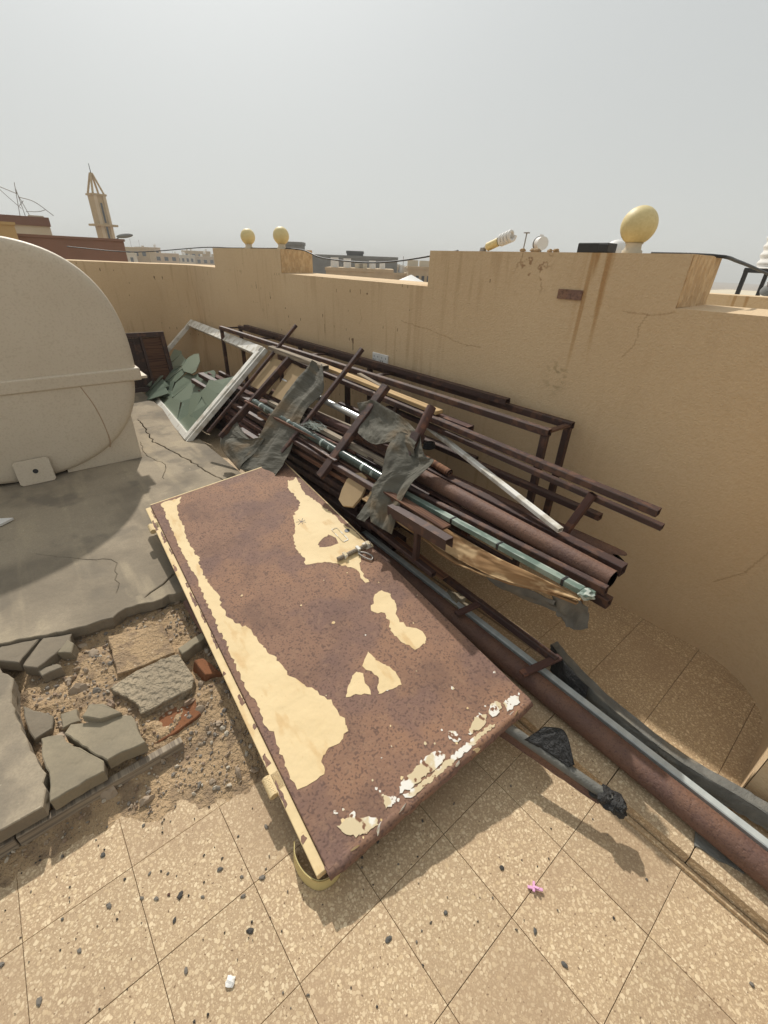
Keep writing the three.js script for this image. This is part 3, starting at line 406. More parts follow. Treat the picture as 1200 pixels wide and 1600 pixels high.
// ---------------------------------------------------------------- rusty steel door lying across platform and terrace
{
  const d = new THREE.Group(); d.name = 'steel_door'; scene.add(d); tag(d, 'rusty steel door lying flat with peeling cream paint', 'door');
  const eu = V([0.9904, 0.1166, 0.0736]), en = V([-0.1221, 0.9896, 0.0754]); const z = eu.clone().cross(en).normalize();
  d.quaternion.setFromRotationMatrix(new THREE.Matrix4().makeBasis(eu, en, z)); d.position.set(0.223, 0.09, -0.468);
  const W = 0.85, L = 2.028, fw = 0.03;
  const B = (u0, u1, h0, h1, v0, v1, r = 0.003) => rbox(u0, u1, h0, h1, -v1, -v0, r, 2);
  const leaf = mesh('door_leaf', (() => { const g = new RoundedBoxGeometry(W - fw, 0.042, L, 2, 0.004).toNonIndexed(); g.translate(fw + (W - fw) / 2, -0.021, -L / 2); return triUV(g); })(), M.rust, d);
  const fl = mesh('rebate_flange', B(0, fw - 0.0006, -0.042, -0.009, 0.01, L - 0.006), M.cream, d);
  mesh('side_strip', B(W - 0.004, W + 0.0035, -0.040, 0.0015, 1.0, L), M.cream, d);
  mesh('end_strip', B(fw, W, -0.040, 0.0012, L - 0.007, L + 0.003), M.cream, d);
  const jagP = (poly, seed, step = 0.014, amp = 0.006) => jagged(poly, step, amp, seed);
  const patch = (poly, seed, m, y = 0.0013, holes = [], parent = d, step, amp) => mesh('paint_patch', plan(jagP(poly, seed, step, amp).map(p => [p[0], -p[1]]), -0.001, y, holes.map((h, i) => jagP(h, seed + i + 50).map(p => [p[0], -p[1]])), 0.0004), m, parent);
  const skew = (P) => P.map(([u, v]) => [Math.max(0.052, u - 0.026 * v), v]);
  const strip = [[0.137, 2.004], [0.184, 2.002], [0.25, 1.998], [0.224, 1.951], [0.197, 1.92], [0.178, 1.788], [0.177, 1.708], [0.158, 1.624], [0.155, 1.524], [0.162, 1.488], [0.151, 1.458], [0.165, 1.438], [0.146, 1.377], [0.138, 1.312], [0.141, 1.208], [0.155, 1.134], [0.133, 1.059], [0.135, 0.986], [0.16, 0.919], [0.179, 0.885], [0.188, 0.839], [0.194, 0.777], [0.192, 0.742], [0.208, 0.688], [0.219, 0.635], [0.209, 0.597], [0.24, 0.529], [0.265, 0.468], [0.285, 0.411], [0.288, 0.363], [0.286, 0.309], [0.276, 0.285], [0.252, 0.271], [0.23, 0.267], [0.2, 0.274], [0.183, 0.261], [0.159, 0.26], [0.158, 0.233], [0.147, 0.213], [0.113, 0.21], [0.075, 0.221], [0.053, 0.228], [0.05, 0.248], [0.059, 0.285], [0.063, 0.32], [0.06, 0.351], [0.072, 0.396], [0.075, 0.426], [0.064, 0.474], [0.072, 0.558], [0.066, 0.611], [0.069, 0.696], [0.071, 0.745], [0.078, 0.81], [0.082, 0.881], [0.083, 0.945], [0.087, 1.038], [0.092, 1.107], [0.097, 1.195], [0.103, 1.307], [0.104, 1.393], [0.105, 1.504], [0.112, 1.64], [0.119, 1.788], [0.126, 1.878]];
  patch(skew(strip), 301, M.cream);
  const lock = [[0.77, 1.784], [0.80, 1.763], [0.827, 1.795], [0.815, 1.698], [0.79, 1.64], [0.79, 1.573], [0.806, 1.515], [0.808, 1.464], [0.82, 1.399], [0.822, 1.304], [0.82, 1.243], [0.834, 1.196], [0.84, 1.156], [0.842, 1.02], [0.835, 0.993], [0.78, 0.992], [0.752, 0.941], [0.718, 0.902], [0.704, 0.844], [0.703, 0.803], [0.685, 0.808], [0.688, 0.856], [0.698, 0.899], [0.677, 0.941], [0.652, 0.977], [0.626, 1.014], [0.565, 1.051], [0.524, 1.072], [0.536, 1.117], [0.532, 1.167], [0.541, 1.219], [0.561, 1.284], [0.609, 1.355], [0.635, 1.441], [0.695, 1.49], [0.726, 1.537], [0.735, 1.604], [0.735, 1.672], [0.73, 1.704]];
  patch(lock, 302, M.cream, 0.0013, [[[0.66, 1.181], [0.72, 1.199], [0.74, 1.151], [0.725, 1.105], [0.678, 1.105], [0.636, 1.138], [0.64, 1.162]]]);
  patch([[0.677, 0.719], [0.722, 0.725], [0.738, 0.682], [0.725, 0.617], [0.69, 0.579], [0.681, 0.537], [0.696, 0.493], [0.725, 0.445], [0.718, 0.413], [0.693, 0.394], [0.649, 0.392], [0.64, 0.421], [0.624, 0.469], [0.62, 0.522], [0.645, 0.57], [0.66, 0.614], [0.631, 0.629], [0.619, 0.659], [0.632, 0.678], [0.657, 0.682]], 303, M.cream);
  patch([[0.442, 0.46], [0.496, 0.497], [0.498, 0.447], [0.521, 0.396], [0.529, 0.357], [0.515, 0.311], [0.477, 0.319], [0.427, 0.329], [0.439, 0.353], [0.463, 0.38], [0.458, 0.422], [0.441, 0.441]], 304, M.cream, 0.0013, [], d, 0.01, 0.003);
  patch([[0.325, 0.389], [0.388, 0.447], [0.41, 0.454], [0.425, 0.433], [0.41, 0.393], [0.414, 0.366], [0.404, 0.346], [0.368, 0.372]], 305, M.cream, 0.0013, [], d, 0.01, 0.003);
  const flakes = [[[0.313, 0.057], [0.354, 0.059], [0.4, 0.066], [0.456, 0.069], [0.48, 0.046], [0.476, 0.03], [0.418, 0.025], [0.379, 0.027], [0.329, 0.028], [0.296, 0.035]], [[0.537, 0.085], [0.56, 0.073], [0.554, 0.042], [0.535, 0.046], [0.523, 0.069]], [[0.62, 0.061], [0.666, 0.071], [0.681, 0.049], [0.661, 0.031], [0.625, 0.031], [0.586, 0.039]], [[0.711, 0.066], [0.747, 0.064], [0.754, 0.047], [0.726, 0.033], [0.695, 0.033], [0.691, 0.047]], [[0.259, 0.062], [0.277, 0.036], [0.271, 0.021], [0.241, 0.025], [0.24, 0.043]], [[0.103, 0.071], [0.159, 0.077], [0.162, 0.055], [0.204, 0.025], [0.197, 0.007], [0.152, 0.013], [0.12, 0.029], [0.106, 0.054]], [[0.30, 0.024], [0.40, 0.018], [0.52, 0.022], [0.66, 0.02], [0.68, 0.008], [0.5, 0.004], [0.32, 0.006]], [[0.76, 0.045], [0.80, 0.05], [0.825, 0.03], [0.80, 0.012], [0.75, 0.016]]];
  flakes.forEach((f, i) => { const o = mesh('paint_flake', plan(jagged(f, 0.007, 0.0045, 320 + i).map(p => [p[0], -p[1]]), -0.001, 0.0024, [], 0.0004), M.flake, d); });
  const rf = rng(77); for (let i = 0; i < 46; i++) { const u = 0.08 + rf() * 0.76, v = i < 26 ? rf() * 0.16 : rf() * 1.1, s = 0.0025 + rf() * rf() * 0.009, q = []; for (let k = 0; k < 6; k++) q.push([u + Math.cos(k * 1.05) * s * (0.5 + rf()), -(v + Math.sin(k * 1.05) * s * (0.5 + rf()))]); mesh('paint_flake', plan(q, -0.001, 0.0012, [], 0), rf() < 0.5 ? M.cream : M.flake, d); }
  const star = []; for (let k = 0; k < 7; k++) { const a = k * 0.9, l = 0.018 + 0.012 * PT[k * 9]; star.push(solidBar([0.655, 0.0015, -1.375], [0.655 + Math.cos(a) * l, 0.0015, -1.375 + Math.sin(a) * l], 0.003, 0.0012)); } mesh('scratch_mark', merge(star), M.brown, d);
  patch([[0.775, 2.0], [0.815, 2.005], [0.822, 1.982], [0.79, 1.972]], 306, M.cream, 0.0012, [], d, 0.01, 0.003);
  // swollen, corroded lower edge
  const eg = new THREE.CylinderGeometry(0.021, 0.021, W - 0.03, 14, 60); eg.rotateZ(Math.PI / 2); { const p = eg.attributes.position; for (let i = 0; i < p.count; i++) { const f = 1 + 0.5 * nz(p.getX(i) * 30, p.getY(i) * 60 + p.getZ(i) * 90); p.setXYZ(i, p.getX(i), p.getY(i) * f, p.getZ(i) * f); } } eg.translate(W / 2 + 0.012, -0.019, -0.002); eg.computeVertexNormals();
  const low = mesh('corroded_edge', triUV(eg), M.rust, d);
  for (let i = 0; i < 30; i++) { const u = 0.08 + rf() * 0.75, o = mesh('paint_flake', lump(0.006 + rf() * 0.006, 400 + i, 0.12), i % 3 ? M.flake : M.cream, d); o.position.set(u, -0.003 - rf() * 0.014, 0.012 - rf() * 0.012); o.rotation.set(0.7 + rf(), 0, rf() - 0.5); o.scale.set(1.3 + rf(), 1, 0.9); }
  const rr = rng(91); for (let i = 0; i < 15; i++) { const v0 = 0.06 + i * 0.13 + rr() * 0.05, l = 0.02 + rr() * 0.09, w = 0.006 + rr() * 0.012, e = rr() < 0.5 ? 0.001 : fw - 0.002 - w; const o = mesh('rust_spot', plan(jagged([[e, -v0], [e + w, -v0 - 0.006], [e + w * 0.7, -v0 - l], [e + w * 0.2, -v0 - l * 0.9]], 0.01, 0.0025, 950 + i), -0.0095, -0.0086, [], 0), M.rust, fl); }
  for (const v of [1.826, 0.288]) { const h = mesh('hinge', new THREE.CylinderGeometry(0.0145, 0.0145, 0.062, 16).rotateX(Math.PI / 2).translate(-0.012, -0.02, -v), M.cream, d); mesh('hinge_leaf', B(-0.01, 0.03, -0.016, -0.009, v - 0.03, v + 0.03), M.cream, h); }
  const lk = mesh('lock_frame', (() => { const s = rrect(0.036, 0.125, 0.006); s.holes.push(rrect(0.026, 0.112, 0.004, THREE.Path)); const g = new THREE.ExtrudeGeometry(s, { depth: 0.003, bevelEnabled: false }); g.rotateX(-Math.PI / 2); g.translate(0.765, 0.001, -1.16); return triUV(g); })(), M.flake, d);
  mesh('keyhole', new THREE.CylinderGeometry(0.014, 0.014, 0.004, 16).translate(0.812, 0.001, -1.165), M.black, d);
  const bolt = mesh('slide_bolt', new THREE.CylinderGeometry(0.0105, 0.0105, 0.19, 14).rotateZ(Math.PI / 2).translate(0.752, 0.013, -1.0), M.greyWood, d);
  for (const u of [0.70, 0.775, 0.832]) mesh('bolt_bracket', B(u - 0.008, u + 0.008, 0, 0.026, 0.984, 1.016), M.flake, bolt);
  mesh('corner_cap', B(0.815, 0.858, -0.03, 0.006, 0.985, 1.035, 0.006), M.flake, d);
  mesh('ring', tubePath([[0.765, 0.012, -0.985], [0.79, 0.014, -0.955], [0.805, 0.008, -0.92], [0.79, 0.007, -0.905], [0.772, 0.008, -0.935], [0.76, 0.012, -0.975]], 0.0042, 40, 8), M.steel, d);
  // what the door rests on
  tag(mesh('timber_block', rbox(0.62, 0.92, 0.121, 0.225, -2.3, -2.18, 0.004), M.oldWood), 'dark timber block under the far end of the rusty door', 'timber');
  tag(mesh('yellow_strap', ribbon([[0.218, 0.004, -0.60], [0.203, 0.004, -0.571], [0.202, 0.004, -0.52], [0.225, 0.004, -0.475], [0.272, 0.004, -0.462], [0.318, 0.004, -0.478]], [[0.222, 0.058, -0.60], [0.207, 0.058, -0.571], [0.206, 0.056, -0.52], [0.228, 0.05, -0.477], [0.272, 0.046, -0.464], [0.316, 0.042, -0.480]], 4, 30, () => 0, 0.004), M.yellow), 'curled yellow plastic strap under the door corner', 'strap');
  tag(mesh('support_bar', sqTube([0.72, 0.118, -0.70], [1.02, 0.155, -0.86], 0.03, 0.03), M.brownDull), 'short square tube poking out under the door corner', 'bar');
}
console.log('window');
// ---------------------------------------------------------------- window frame with shattered glass leaning on the heap
{
  const f = new THREE.Group(); f.name = 'window_frame'; scene.add(f); tag(f, 'white aluminium window frame with shattered green glass', 'window');
  const e2 = V([0.0987, -0.0238, -0.9948]).normalize(), e1 = V([0.7246, 0.6683, 0.1681]); e1.addScaledVector(e2, -e1.dot(e2)).normalize();
  const n = e1.clone().cross(e2).normalize(); if (n.y < 0) n.negate();
  const z = e1.clone().cross(n); f.quaternion.setFromRotationMatrix(new THREE.Matrix4().makeBasis(e1, n, z)); f.position.set(0.965, 0.13, -3.767);
  const sg = Math.sign(z.dot(e2)), L1 = 1.05, L2 = 2.62, w = 0.072, tk = 0.045;
  const B = (a0, a1, h0, h1, b0, b1, r = 0.004) => rbox(a0, a1, h0, h1, Math.min(sg * b0, sg * b1), Math.max(sg * b0, sg * b1), r, 2);
  const rails = [[0, L1, 0, w], [0, L1, L2 - w, L2], [0, w * 0.8, w, L2 - w], [L1 - w * 1.25, L1, w, L2 - w]];
  rails.forEach(([a0, a1, b0, b1]) => { const r = mesh('frame_rail', B(a0, a1, -tk, 0, b0 + 0.0006, b1 - 0.0006), M.whiteAlu, f); });
  mesh('outer_rail', B(0, L1, -tk - 0.006, -0.012, -0.03, -0.0008), M.whiteAlu, f);
  mesh('corner_fitting', B(L1 - 0.05, L1 - 0.01, -0.02, 0.004, 0.004, 0.03), M.steel, f);
  // shards: convex cells round scattered points
  const r = rng(5), S = []; for (let i = 0; i < 52; i++) S.push([0.03 + r() * 0.95, 0.05 + r() * 2.5]);
  const G = [[0.04, 0.05], [0.04, 2.5], [0.70, 2.5], [0.52, 1.9], [0.48, 1.78], [0.63, 1.8], [0.66, 1.45], [0.63, 1.07], [0.60, 0.46], [0.545, 0.385], [0.72, 0.27], [0.90, 0.12], [0.97, 0.05]];
  const inside = (p) => { let c = false; for (let i = 0, j = G.length - 1; i < G.length; j = i++) if ((G[i][1] > p[1]) !== (G[j][1] > p[1]) && p[0] < (G[j][0] - G[i][0]) * (p[1] - G[i][1]) / (G[j][1] - G[i][1]) + G[i][0]) c = !c; return c; };
  const clip = (poly, px, py, nx, ny) => { const out = []; for (let i = 0; i < poly.length; i++) { const a = poly[i], b = poly[(i + 1) % poly.length], da = (a[0] - px) * nx + (a[1] - py) * ny, db = (b[0] - px) * nx + (b[1] - py) * ny; if (da <= 0) out.push(a); if (da * db < 0) { const t = da / (da - db); out.push([a[0] + (b[0] - a[0]) * t, a[1] + (b[1] - a[1]) * t]); } } return out; };
  S.forEach((s, i) => {
    if (!inside(s)) return;
    let poly = [[0.02, 0.03], [1.0, 0.03], [1.0, 2.58], [0.02, 2.58]];
    S.forEach((q, j) => { if (j === i || !poly.length) return; const sk = 0.35 * (PT[i * 31 + j] - 0.5); let nx = (q[0] - s[0]), ny = (q[1] - s[1]) / 4.5; const l = Math.hypot(nx, ny); nx /= l; ny /= l; poly = clip(poly, (s[0] + q[0]) / 2 + 0.0, (s[1] + q[1]) / 2, nx, ny); });
    if (poly.length < 3) return; poly = poly.map(p => [s[0] + (p[0] - s[0]) * 1.04, s[1] + (p[1] - s[1]) * 1.04]);
    const sh = new THREE.Shape(poly.map(p => new THREE.Vector2(p[0] - s[0], p[1] - s[1])));
    const g = triUV(new THREE.ExtrudeGeometry(sh, { depth: 0.006, bevelEnabled: false })); g.rotateX(Math.PI / 2 * (sg > 0 ? 1 : -1));
    const sag = 0.02 + 0.045 * Math.sin(Math.min(1, s[0] / 0.9) * Math.PI) * Math.sin(s[1] / 2.6 * Math.PI);
    const o = mesh('glass_shard', g, M.glass[Math.floor(r() * 3)], f); o.position.set(s[0], -sag - r() * 0.02, sg * s[1]); o.rotation.set((r() - 0.5) * 0.07, (r() - 0.5) * 0.08, (r() - 0.5) * 0.22);
  });
  for (let i = 0; i < 9; i++) { // shards that slid over the lower rail
    const q = [], m = 3 + Math.floor(r() * 2), a0 = r() * 6; for (let k = 0; k < m; k++) { const a = a0 + k / m * 6.283 + (r() - 0.5) * 0.7, l = 0.08 + r() * 0.10; q.push(new THREE.Vector2(Math.cos(a) * l * 1.1, Math.sin(a) * l * 1.6)); }
    const g = triUV(new THREE.ExtrudeGeometry(new THREE.Shape(q), { depth: 0.006, bevelEnabled: false })); g.rotateX(Math.PI / 2);
    const o = mesh('glass_shard', g, M.glass[Math.floor(r() * 3)], f); o.position.set(0.03 + r() * 0.16, 0.006 + i * 0.006, sg * (1.45 + r() * 1.0)); o.rotation.set((r() - 0.5) * 0.24, 0, (r() - 0.5) * 0.3 - 0.12);
  }
}
tag(mesh('glass_chip', plan([[0.60, -4.20], [0.66, -4.23], [0.67, -4.17], [0.62, -4.15]], 0.121, 0.127, [], 0), M.glass[0]), 'small green glass chip lying on the platform', 'glass chip');
// mesh screen panel against the far wall
{
  const p = thing('screen_panel', 'dark wire mesh screen panel leaning against the far wall', 'panel', undefined, [0.75, 0.12, -5.55]);
  p.rotation.set(-0.22, 0.12, 0);
  for (const [x0, x1, y0, y1] of [[-0.75, 0.75, 0, 0.05], [-0.75, 0.75, 0.58, 0.63], [-0.75, -0.70, 0.05, 0.58], [0.70, 0.75, 0.05, 0.58], [0.47, 0.50, 0.05, 0.58]]) mesh('frame_bar', rbox(x0 + 0.0005, x1 - 0.0005, y0, y1, -0.015, 0.015, 0.003, 1), M.brown, p);
  const wires = []; for (let i = 0; i < 38; i++) wires.push(box(-0.69 + i * 0.03, -0.686 + i * 0.03, 0.05, 0.58, -0.002, 0.002)); for (let i = 0; i < 17; i++) wires.push(box(-0.70, 0.47, 0.07 + i * 0.03, 0.074 + i * 0.03, 0.002, 0.005));
  const wm = mesh('wire_mesh', merge(wires), M.brown, p); wm.userData.kind = 'stuff';
  mesh('backing_board', box(0.502, 0.70, 0.052, 0.578, -0.006, -0.001), M.darkWood, p); mesh('dust_mesh', box(-0.70, 0.47, 0.052, 0.578, -0.012, -0.008), M.brown, p);
}
console.log('heap');
// ---------------------------------------------------------------- scrap heap along the parapet
{ // tall stand of square tube against the wall
  const s = thing('steel_stand', 'long dark brown square tube stand against the parapet wall', 'stand');
  const y = 0.86, zr = -0.95, zl = -4.75;
  mesh('front_rail', sqTube([1.79, y, zl], [1.79, y, zr], 0.034, 0.034), M.brown, s);
  mesh('back_rail', sqTube([1.99, y - 0.005, zl], [1.99, y - 0.005, zr], 0.034, 0.034), M.brown, s);
  for (const z of [zr - 0.017, -2.25, -3.05, -3.95, zl + 0.03]) mesh('cross_piece', solidBar([1.808, y, z], [1.972, y - 0.004, z], 0.03, 0.012), M.brown, s);
  for (const z of [zr - 0.02, -2.52, -3.5, zl + 0.02]) for (const x of [1.79, 1.99]) mesh('leg', sqTube([x, 0.0, z], [x, y - 0.018, z], 0.032, 0.032, 0.003, [0, 0, 1]), M.brown, s);
  mesh('low_rail', sqTube([1.79, 0.10, -4.7], [1.79, 0.10, -0.99], 0.03, 0.03), M.brown, s);
}
const GB = 'scrap bars stacked in the heap';
tag(mesh('steel_bar', channel([1.95, 0.893, -4.5], [1.95, 0.893, -1.305], 0.042, 0.03), M.brown), 'dark channel bar laid on top of the stand beside the wall', 'bar');
{ // leaning double rail with a brace
  const f = thing('rail_frame', 'brown double rail frame sticking out past the heap end', 'frame');
  mesh('upper_rail', sqTube([1.66, 0.842, -3.25], [1.66, 0.748, -0.395], 0.038, 0.03), M.brown, f);
  mesh('lower_rail', sqTube([1.68, 0.745, -1.95], [1.68, 0.69, -0.37], 0.03, 0.024), M.brown, f);
  mesh('brace', sqTube([1.655, 0.725, -0.635], [1.60, 0.50, -0.69], 0.036, 0.03, 0.003, [0, 0, 1]), M.brownDull, f);
  mesh('brace', sqTube([1.665, 0.79, -1.85], [1.665, 0.56, -1.9], 0.03, 0.026, 0.003, [0, 0, 1]), M.brown, f);
}
tag(mesh('steel_bar', channel([1.725, 0.80, -2.6], [1.725, 0.775, -1.345], 0.05, 0.032), M.brownDull), 'brown channel end beside the pale plank', 'bar', GB);
tag(mesh('wood_plank', solidBar([1.70, 0.857, -2.75], [1.70, 0.815, -1.548], 0.055, 0.022), M.pine), 'pale yellow wooden plank lying along the brown rail', 'plank');
tag(mesh('wood_batten', solidBar([1.755, 0.86, -2.34], [1.715, 0.835, -2.0], 0.03, 0.012), M.greyWood), 'short pale batten lying askew beside the plank', 'batten');
tag(mesh('steel_bar', sqTube([1.78, 0.593, -2.6], [1.75, 0.592, -0.614], 0.034, 0.03), M.brown), 'dark bar below the double rail pointing at the wall', 'bar');
tag(mesh('steel_bar', sqTube([1.84, 0.555, -2.4], [1.84, 0.563, -1.364], 0.03, 0.05), M.brown), 'black bar deep behind the white pole', 'bar');
tag(mesh('white_pole', sqTube([1.725, 0.715, -1.69], [1.50, 0.60, -0.656], 0.03, 0.022), M.whiteAlu), 'pale white metal pole slanting across the heap', 'pole');
tag(mesh('rusty_pipe', pipe([1.49, 0.565, -2.1], [1.42, 0.556, -0.393], 0.036, 0.005, 24), M.pipeRust), 'thick rusty pipe on the heap beside the square bar', 'pipe');
tag(mesh('steel_bar', sqTube([1.575, 0.548, -2.2], [1.515, 0.553, -0.396], 0.045, 0.045), M.brown), 'square brown bar lying beside the thick rusty pipe', 'bar');
tag(mesh('broken_pipe', pipe([1.76, 0.425, -1.9], [1.74, 0.461, -0.46], 0.032, 0.004, 24, 0.07), M.pipeRust), 'rusty pipe with a torn ragged end by the wall', 'pipe');
tag(mesh('steel_bar', sqTube([1.385, 0.488, -1.7], [1.36, 0.545, -0.382], 0.028, 0.034), M.brown), 'thin brown bar above the green wrapped strip', 'bar');
tag(mesh('steel_bar', sqTube([1.43, 0.47, -1.7], [1.40, 0.475, -0.37], 0.04, 0.04), M.brown), 'rusted bar under the thick pipe with a flaky end', 'bar');
tag(mesh('flat_bar', solidBar([1.442, 0.515, -1.45], [1.43, 0.505, -0.684], 0.03, 0.006), M.brownDull), 'flat brown strip lying between pipe and thin bar', 'bar');
{
  const g = thing('green_wrapped_strip', 'long strip wrapped in pale green film with black bands', 'strip');
  mesh('strip', solidBar([1.325, 0.508, -1.5], [1.283, 0.552, -0.43], 0.032, 0.024), M.greenWrap, g);
  for (const t of [0.42, 0.66, 0.93]) { const p = [1.325 - 0.042 * t, 0.508 + 0.044 * t, -1.5 + 1.07 * t]; mesh('band', solidBar(p, [p[0] - 0.0006, p[1] + 0.0006, p[2] + 0.012], 0.036, 0.028), M.black, g); }
  const e = mesh('torn_end', lump(0.024, 501, 0.8, 2), M.greenWrap, g); e.position.set(1.283, 0.55, -0.415);
}
tag(mesh('wood_plank', solidBar([1.25, 0.528, -1.5], [1.24, 0.526, -1.02], 0.05, 0.012), M.darkWood), 'short reddish brown plank below the green wrapped strip', 'plank');
{
  const u = thing('channel_frame', 'brown channel with a welded leg at the front of the heap', 'frame');
  mesh('channel', channel([1.2, 0.485, -1.34], [1.18, 0.505, -0.949], 0.045, 0.05), M.brown, u);
  mesh('leg', sqTube([1.19, 0.465, -1.143], [1.205, 0.30, -1.155], 0.03, 0.024, 0.003, [0, 0, 1]), M.brown, u);
  mesh('foot_rail', sqTube([1.235, 0.295, -1.62], [1.20, 0.285, -1.03], 0.03, 0.026), M.brown, u);
}
tag(mesh('silver_tube', pipe([1.5, 0.735, -2.9], [1.5, 0.70, -1.95], 0.02, 0.002, 20), M.silver), 'shiny silver tube crossing behind the leaning bars', 'tube');
tag(mesh('steel_bar', sqTube([1.45, 0.615, -3.3], [1.45, 0.63, -1.6], 0.04, 0.035), M.brownDull), 'reddish bar below the silver tube', 'bar', GB);
tag(mesh('green_tube', pipe([1.3, 0.585, -3.0], [1.3, 0.545, -1.5], 0.026, 0.004, 20), M.darkWrap), 'round tube in torn green film under the leaning bars', 'tube');
tag(mesh('wood_batten', solidBar([1.37, 0.60, -2.9], [1.37, 0.585, -1.55], 0.035, 0.03), M.greyWood), 'grey weathered batten beside the torn green tube', 'batten');
tag(mesh('wood_batten', solidBar([1.31, 0.50, -2.6], [1.30, 0.51, -1.7], 0.045, 0.025), M.darkWood), 'brown batten beside the torn green tube at the heap front', 'batten');
tag(mesh('wood_batten', solidBar([1.275, 0.43, -2.6], [1.265, 0.44, -1.5], 0.04, 0.03), M.darkWood), 'lowest brown batten along the front of the heap', 'batten');
tag(mesh('steel_bar', sqTube([1.26, 0.50, -2.7], [1.25, 0.50, -1.25], 0.04, 0.03), M.brown), 'brown bar buried in the front of the heap', 'bar');
tag(mesh('wooden_rod', pipe([1.61, 0.60, -1.75], [1.55, 0.592, -1.30], 0.02, 0.019, 16), M.oldWood), 'short round wooden rod ending beside the rusty pipe', 'rod');
{ const c = tag(mesh('cable_coil', merge([0, 1, 2].map(i => new THREE.TorusGeometry(0.03 - i * 0.003, 0.008, 8, 24).rotateX(1.4).translate(0, i * 0.012, 0))), M.black), 'black cable coil tucked behind the grey cloth', 'cable coil'); c.position.set(1.70, 0.60, -1.60); }
{ // odd thin lengths lying between the larger bars
  const r = rng(29), ms = [M.brown, M.darkWood, M.brownDull, M.greyWood, M.brown, M.darkWood], nm = ['brown steel', 'dark wood', 'dull brown steel', 'grey wood', 'dark steel', 'dark wood'];
  for (let i = 0; i < 18; i++) { const k = i % 6, x = 1.20 + r() * 0.36, y = 0.50 + (x - 1.2) * 0.28 + r() * 0.05, z = -2.35 + (r() - 0.5) * 0.5, L = 0.7 + r() * 0.7, dx = (r() - 0.5) * 0.12, dy = (r() - 0.5) * 0.05, w = 0.010 + r() * 0.02; tag(mesh('thin_strip', solidBar([x - dx, y - dy, z - L / 2], [x + dx, y + dy, z + L / 2], w, 0.008 + r() * 0.012), ms[k]), `thin ${nm[k]} strip lying loose across the heap`, 'strip', `loose ${nm[k]} strips`); }
  const w = []; for (let i = 0; i < 16; i++) { const p = [1.33 + (r() - 0.5) * 0.05, 0.63, -2.25 + (r() - 0.5) * 0.08], q = [[...p]]; for (let k = 0; k < 4; k++) q.push([p[0] + (r() - 0.6) * 0.10, 0.612 + r() * 0.03, p[2] + (r() - 0.3) * 0.20]); w.push(tubePath(q, 0.0009, 24, 4)); }
  const o = tag(mesh('thread_tangle', merge(w), M.greenWrap), 'tangle of pale green threads on the heap', 'threads'); o.userData.kind = 'stuff';
}
{ // lower layers that carry the heap
  const r = rng(17), ms = [M.brown, M.brown, M.oldWood, M.brown, M.brownDull]; let k = 0;
  for (let lay = 0; lay < 7; lay++) for (let c = 0; c < 7; c++) {
    const x = 1.14 + c * 0.085 + (r() - 0.5) * 0.03, y = 0.075 + lay * 0.062, w = 0.03 + r() * 0.03, z0 = (x > 1.38 && y < (x - 0.965) * 0.92 - 0.0 ? -4.7 + r() * 0.5 : -3.45 + r() * 0.5), z1 = -1.75 + r() * 0.35 + (lay > 4 ? 0.35 : 0);
    if (x < 1.13 + y * 0.55) continue; k = (k + 1) % 5; const wood = ms[k] === M.oldWood;
    tag(mesh(wood ? 'wood_batten' : 'steel_bar', wood ? solidBar([x, y, z0], [x + (r() - 0.5) * 0.06, y + (r() - 0.5) * 0.02, z1], w, 0.035) : sqTube([x, y, z0], [x + (r() - 0.5) * 0.06, y + (r() - 0.5) * 0.02, z1], w, 0.04), ms[k]), wood ? 'old brown batten in the lower layers of the heap' : 'dark steel bar in the lower layers of the heap', wood ? 'batten' : 'bar', wood ? 'battens low in the heap' : 'bars low in the heap');
  }
}
{ // inclined panel frame
  const f = thing('panel_frame', 'sloping brown frame with pale boards behind the window', 'frame');
  mesh('top_rail', sqTube([1.60, 0.895, -3.27], [1.585, 0.89, -2.47], 0.045, 0.035), M.greyWood, f);
  mesh('mullion', sqTube([1.575, 0.875, -2.925], [1.06, 0.33, -3.12], 0.05, 0.03, 0.003, [0, 0, 1]), M.brown, f);
  const P = (z0, z1) => { const g = solidBar([1.575, 0.835, (z0 + z1) / 2], [1.40, 0.645, (z0 + z1) / 2 - 0.01], 0.012, z1 - z0, [0, 0, 1]); return g; };
  for (const [z0, z1] of [[-3.24, -2.96], [-2.90, -2.52]]) { const g = new RoundedBoxGeometry(0.27, 0.01, z1 - z0, 1, 0.002); g.rotateZ(0.825); g.translate(1.485, 0.738, (z0 + z1) / 2); const o = mesh('board', triUV(g), M.board, f); }
  for (let i = 0; i < 4; i++) { const g = new RoundedBoxGeometry(0.028, 0.004, 0.05, 1, 0.001); g.rotateZ(0.825); g.translate(1.535 - i * 0.034, 0.805 - i * 0.037, -2.66); mesh('slot', triUV(g), M.oldWood, f); }
}
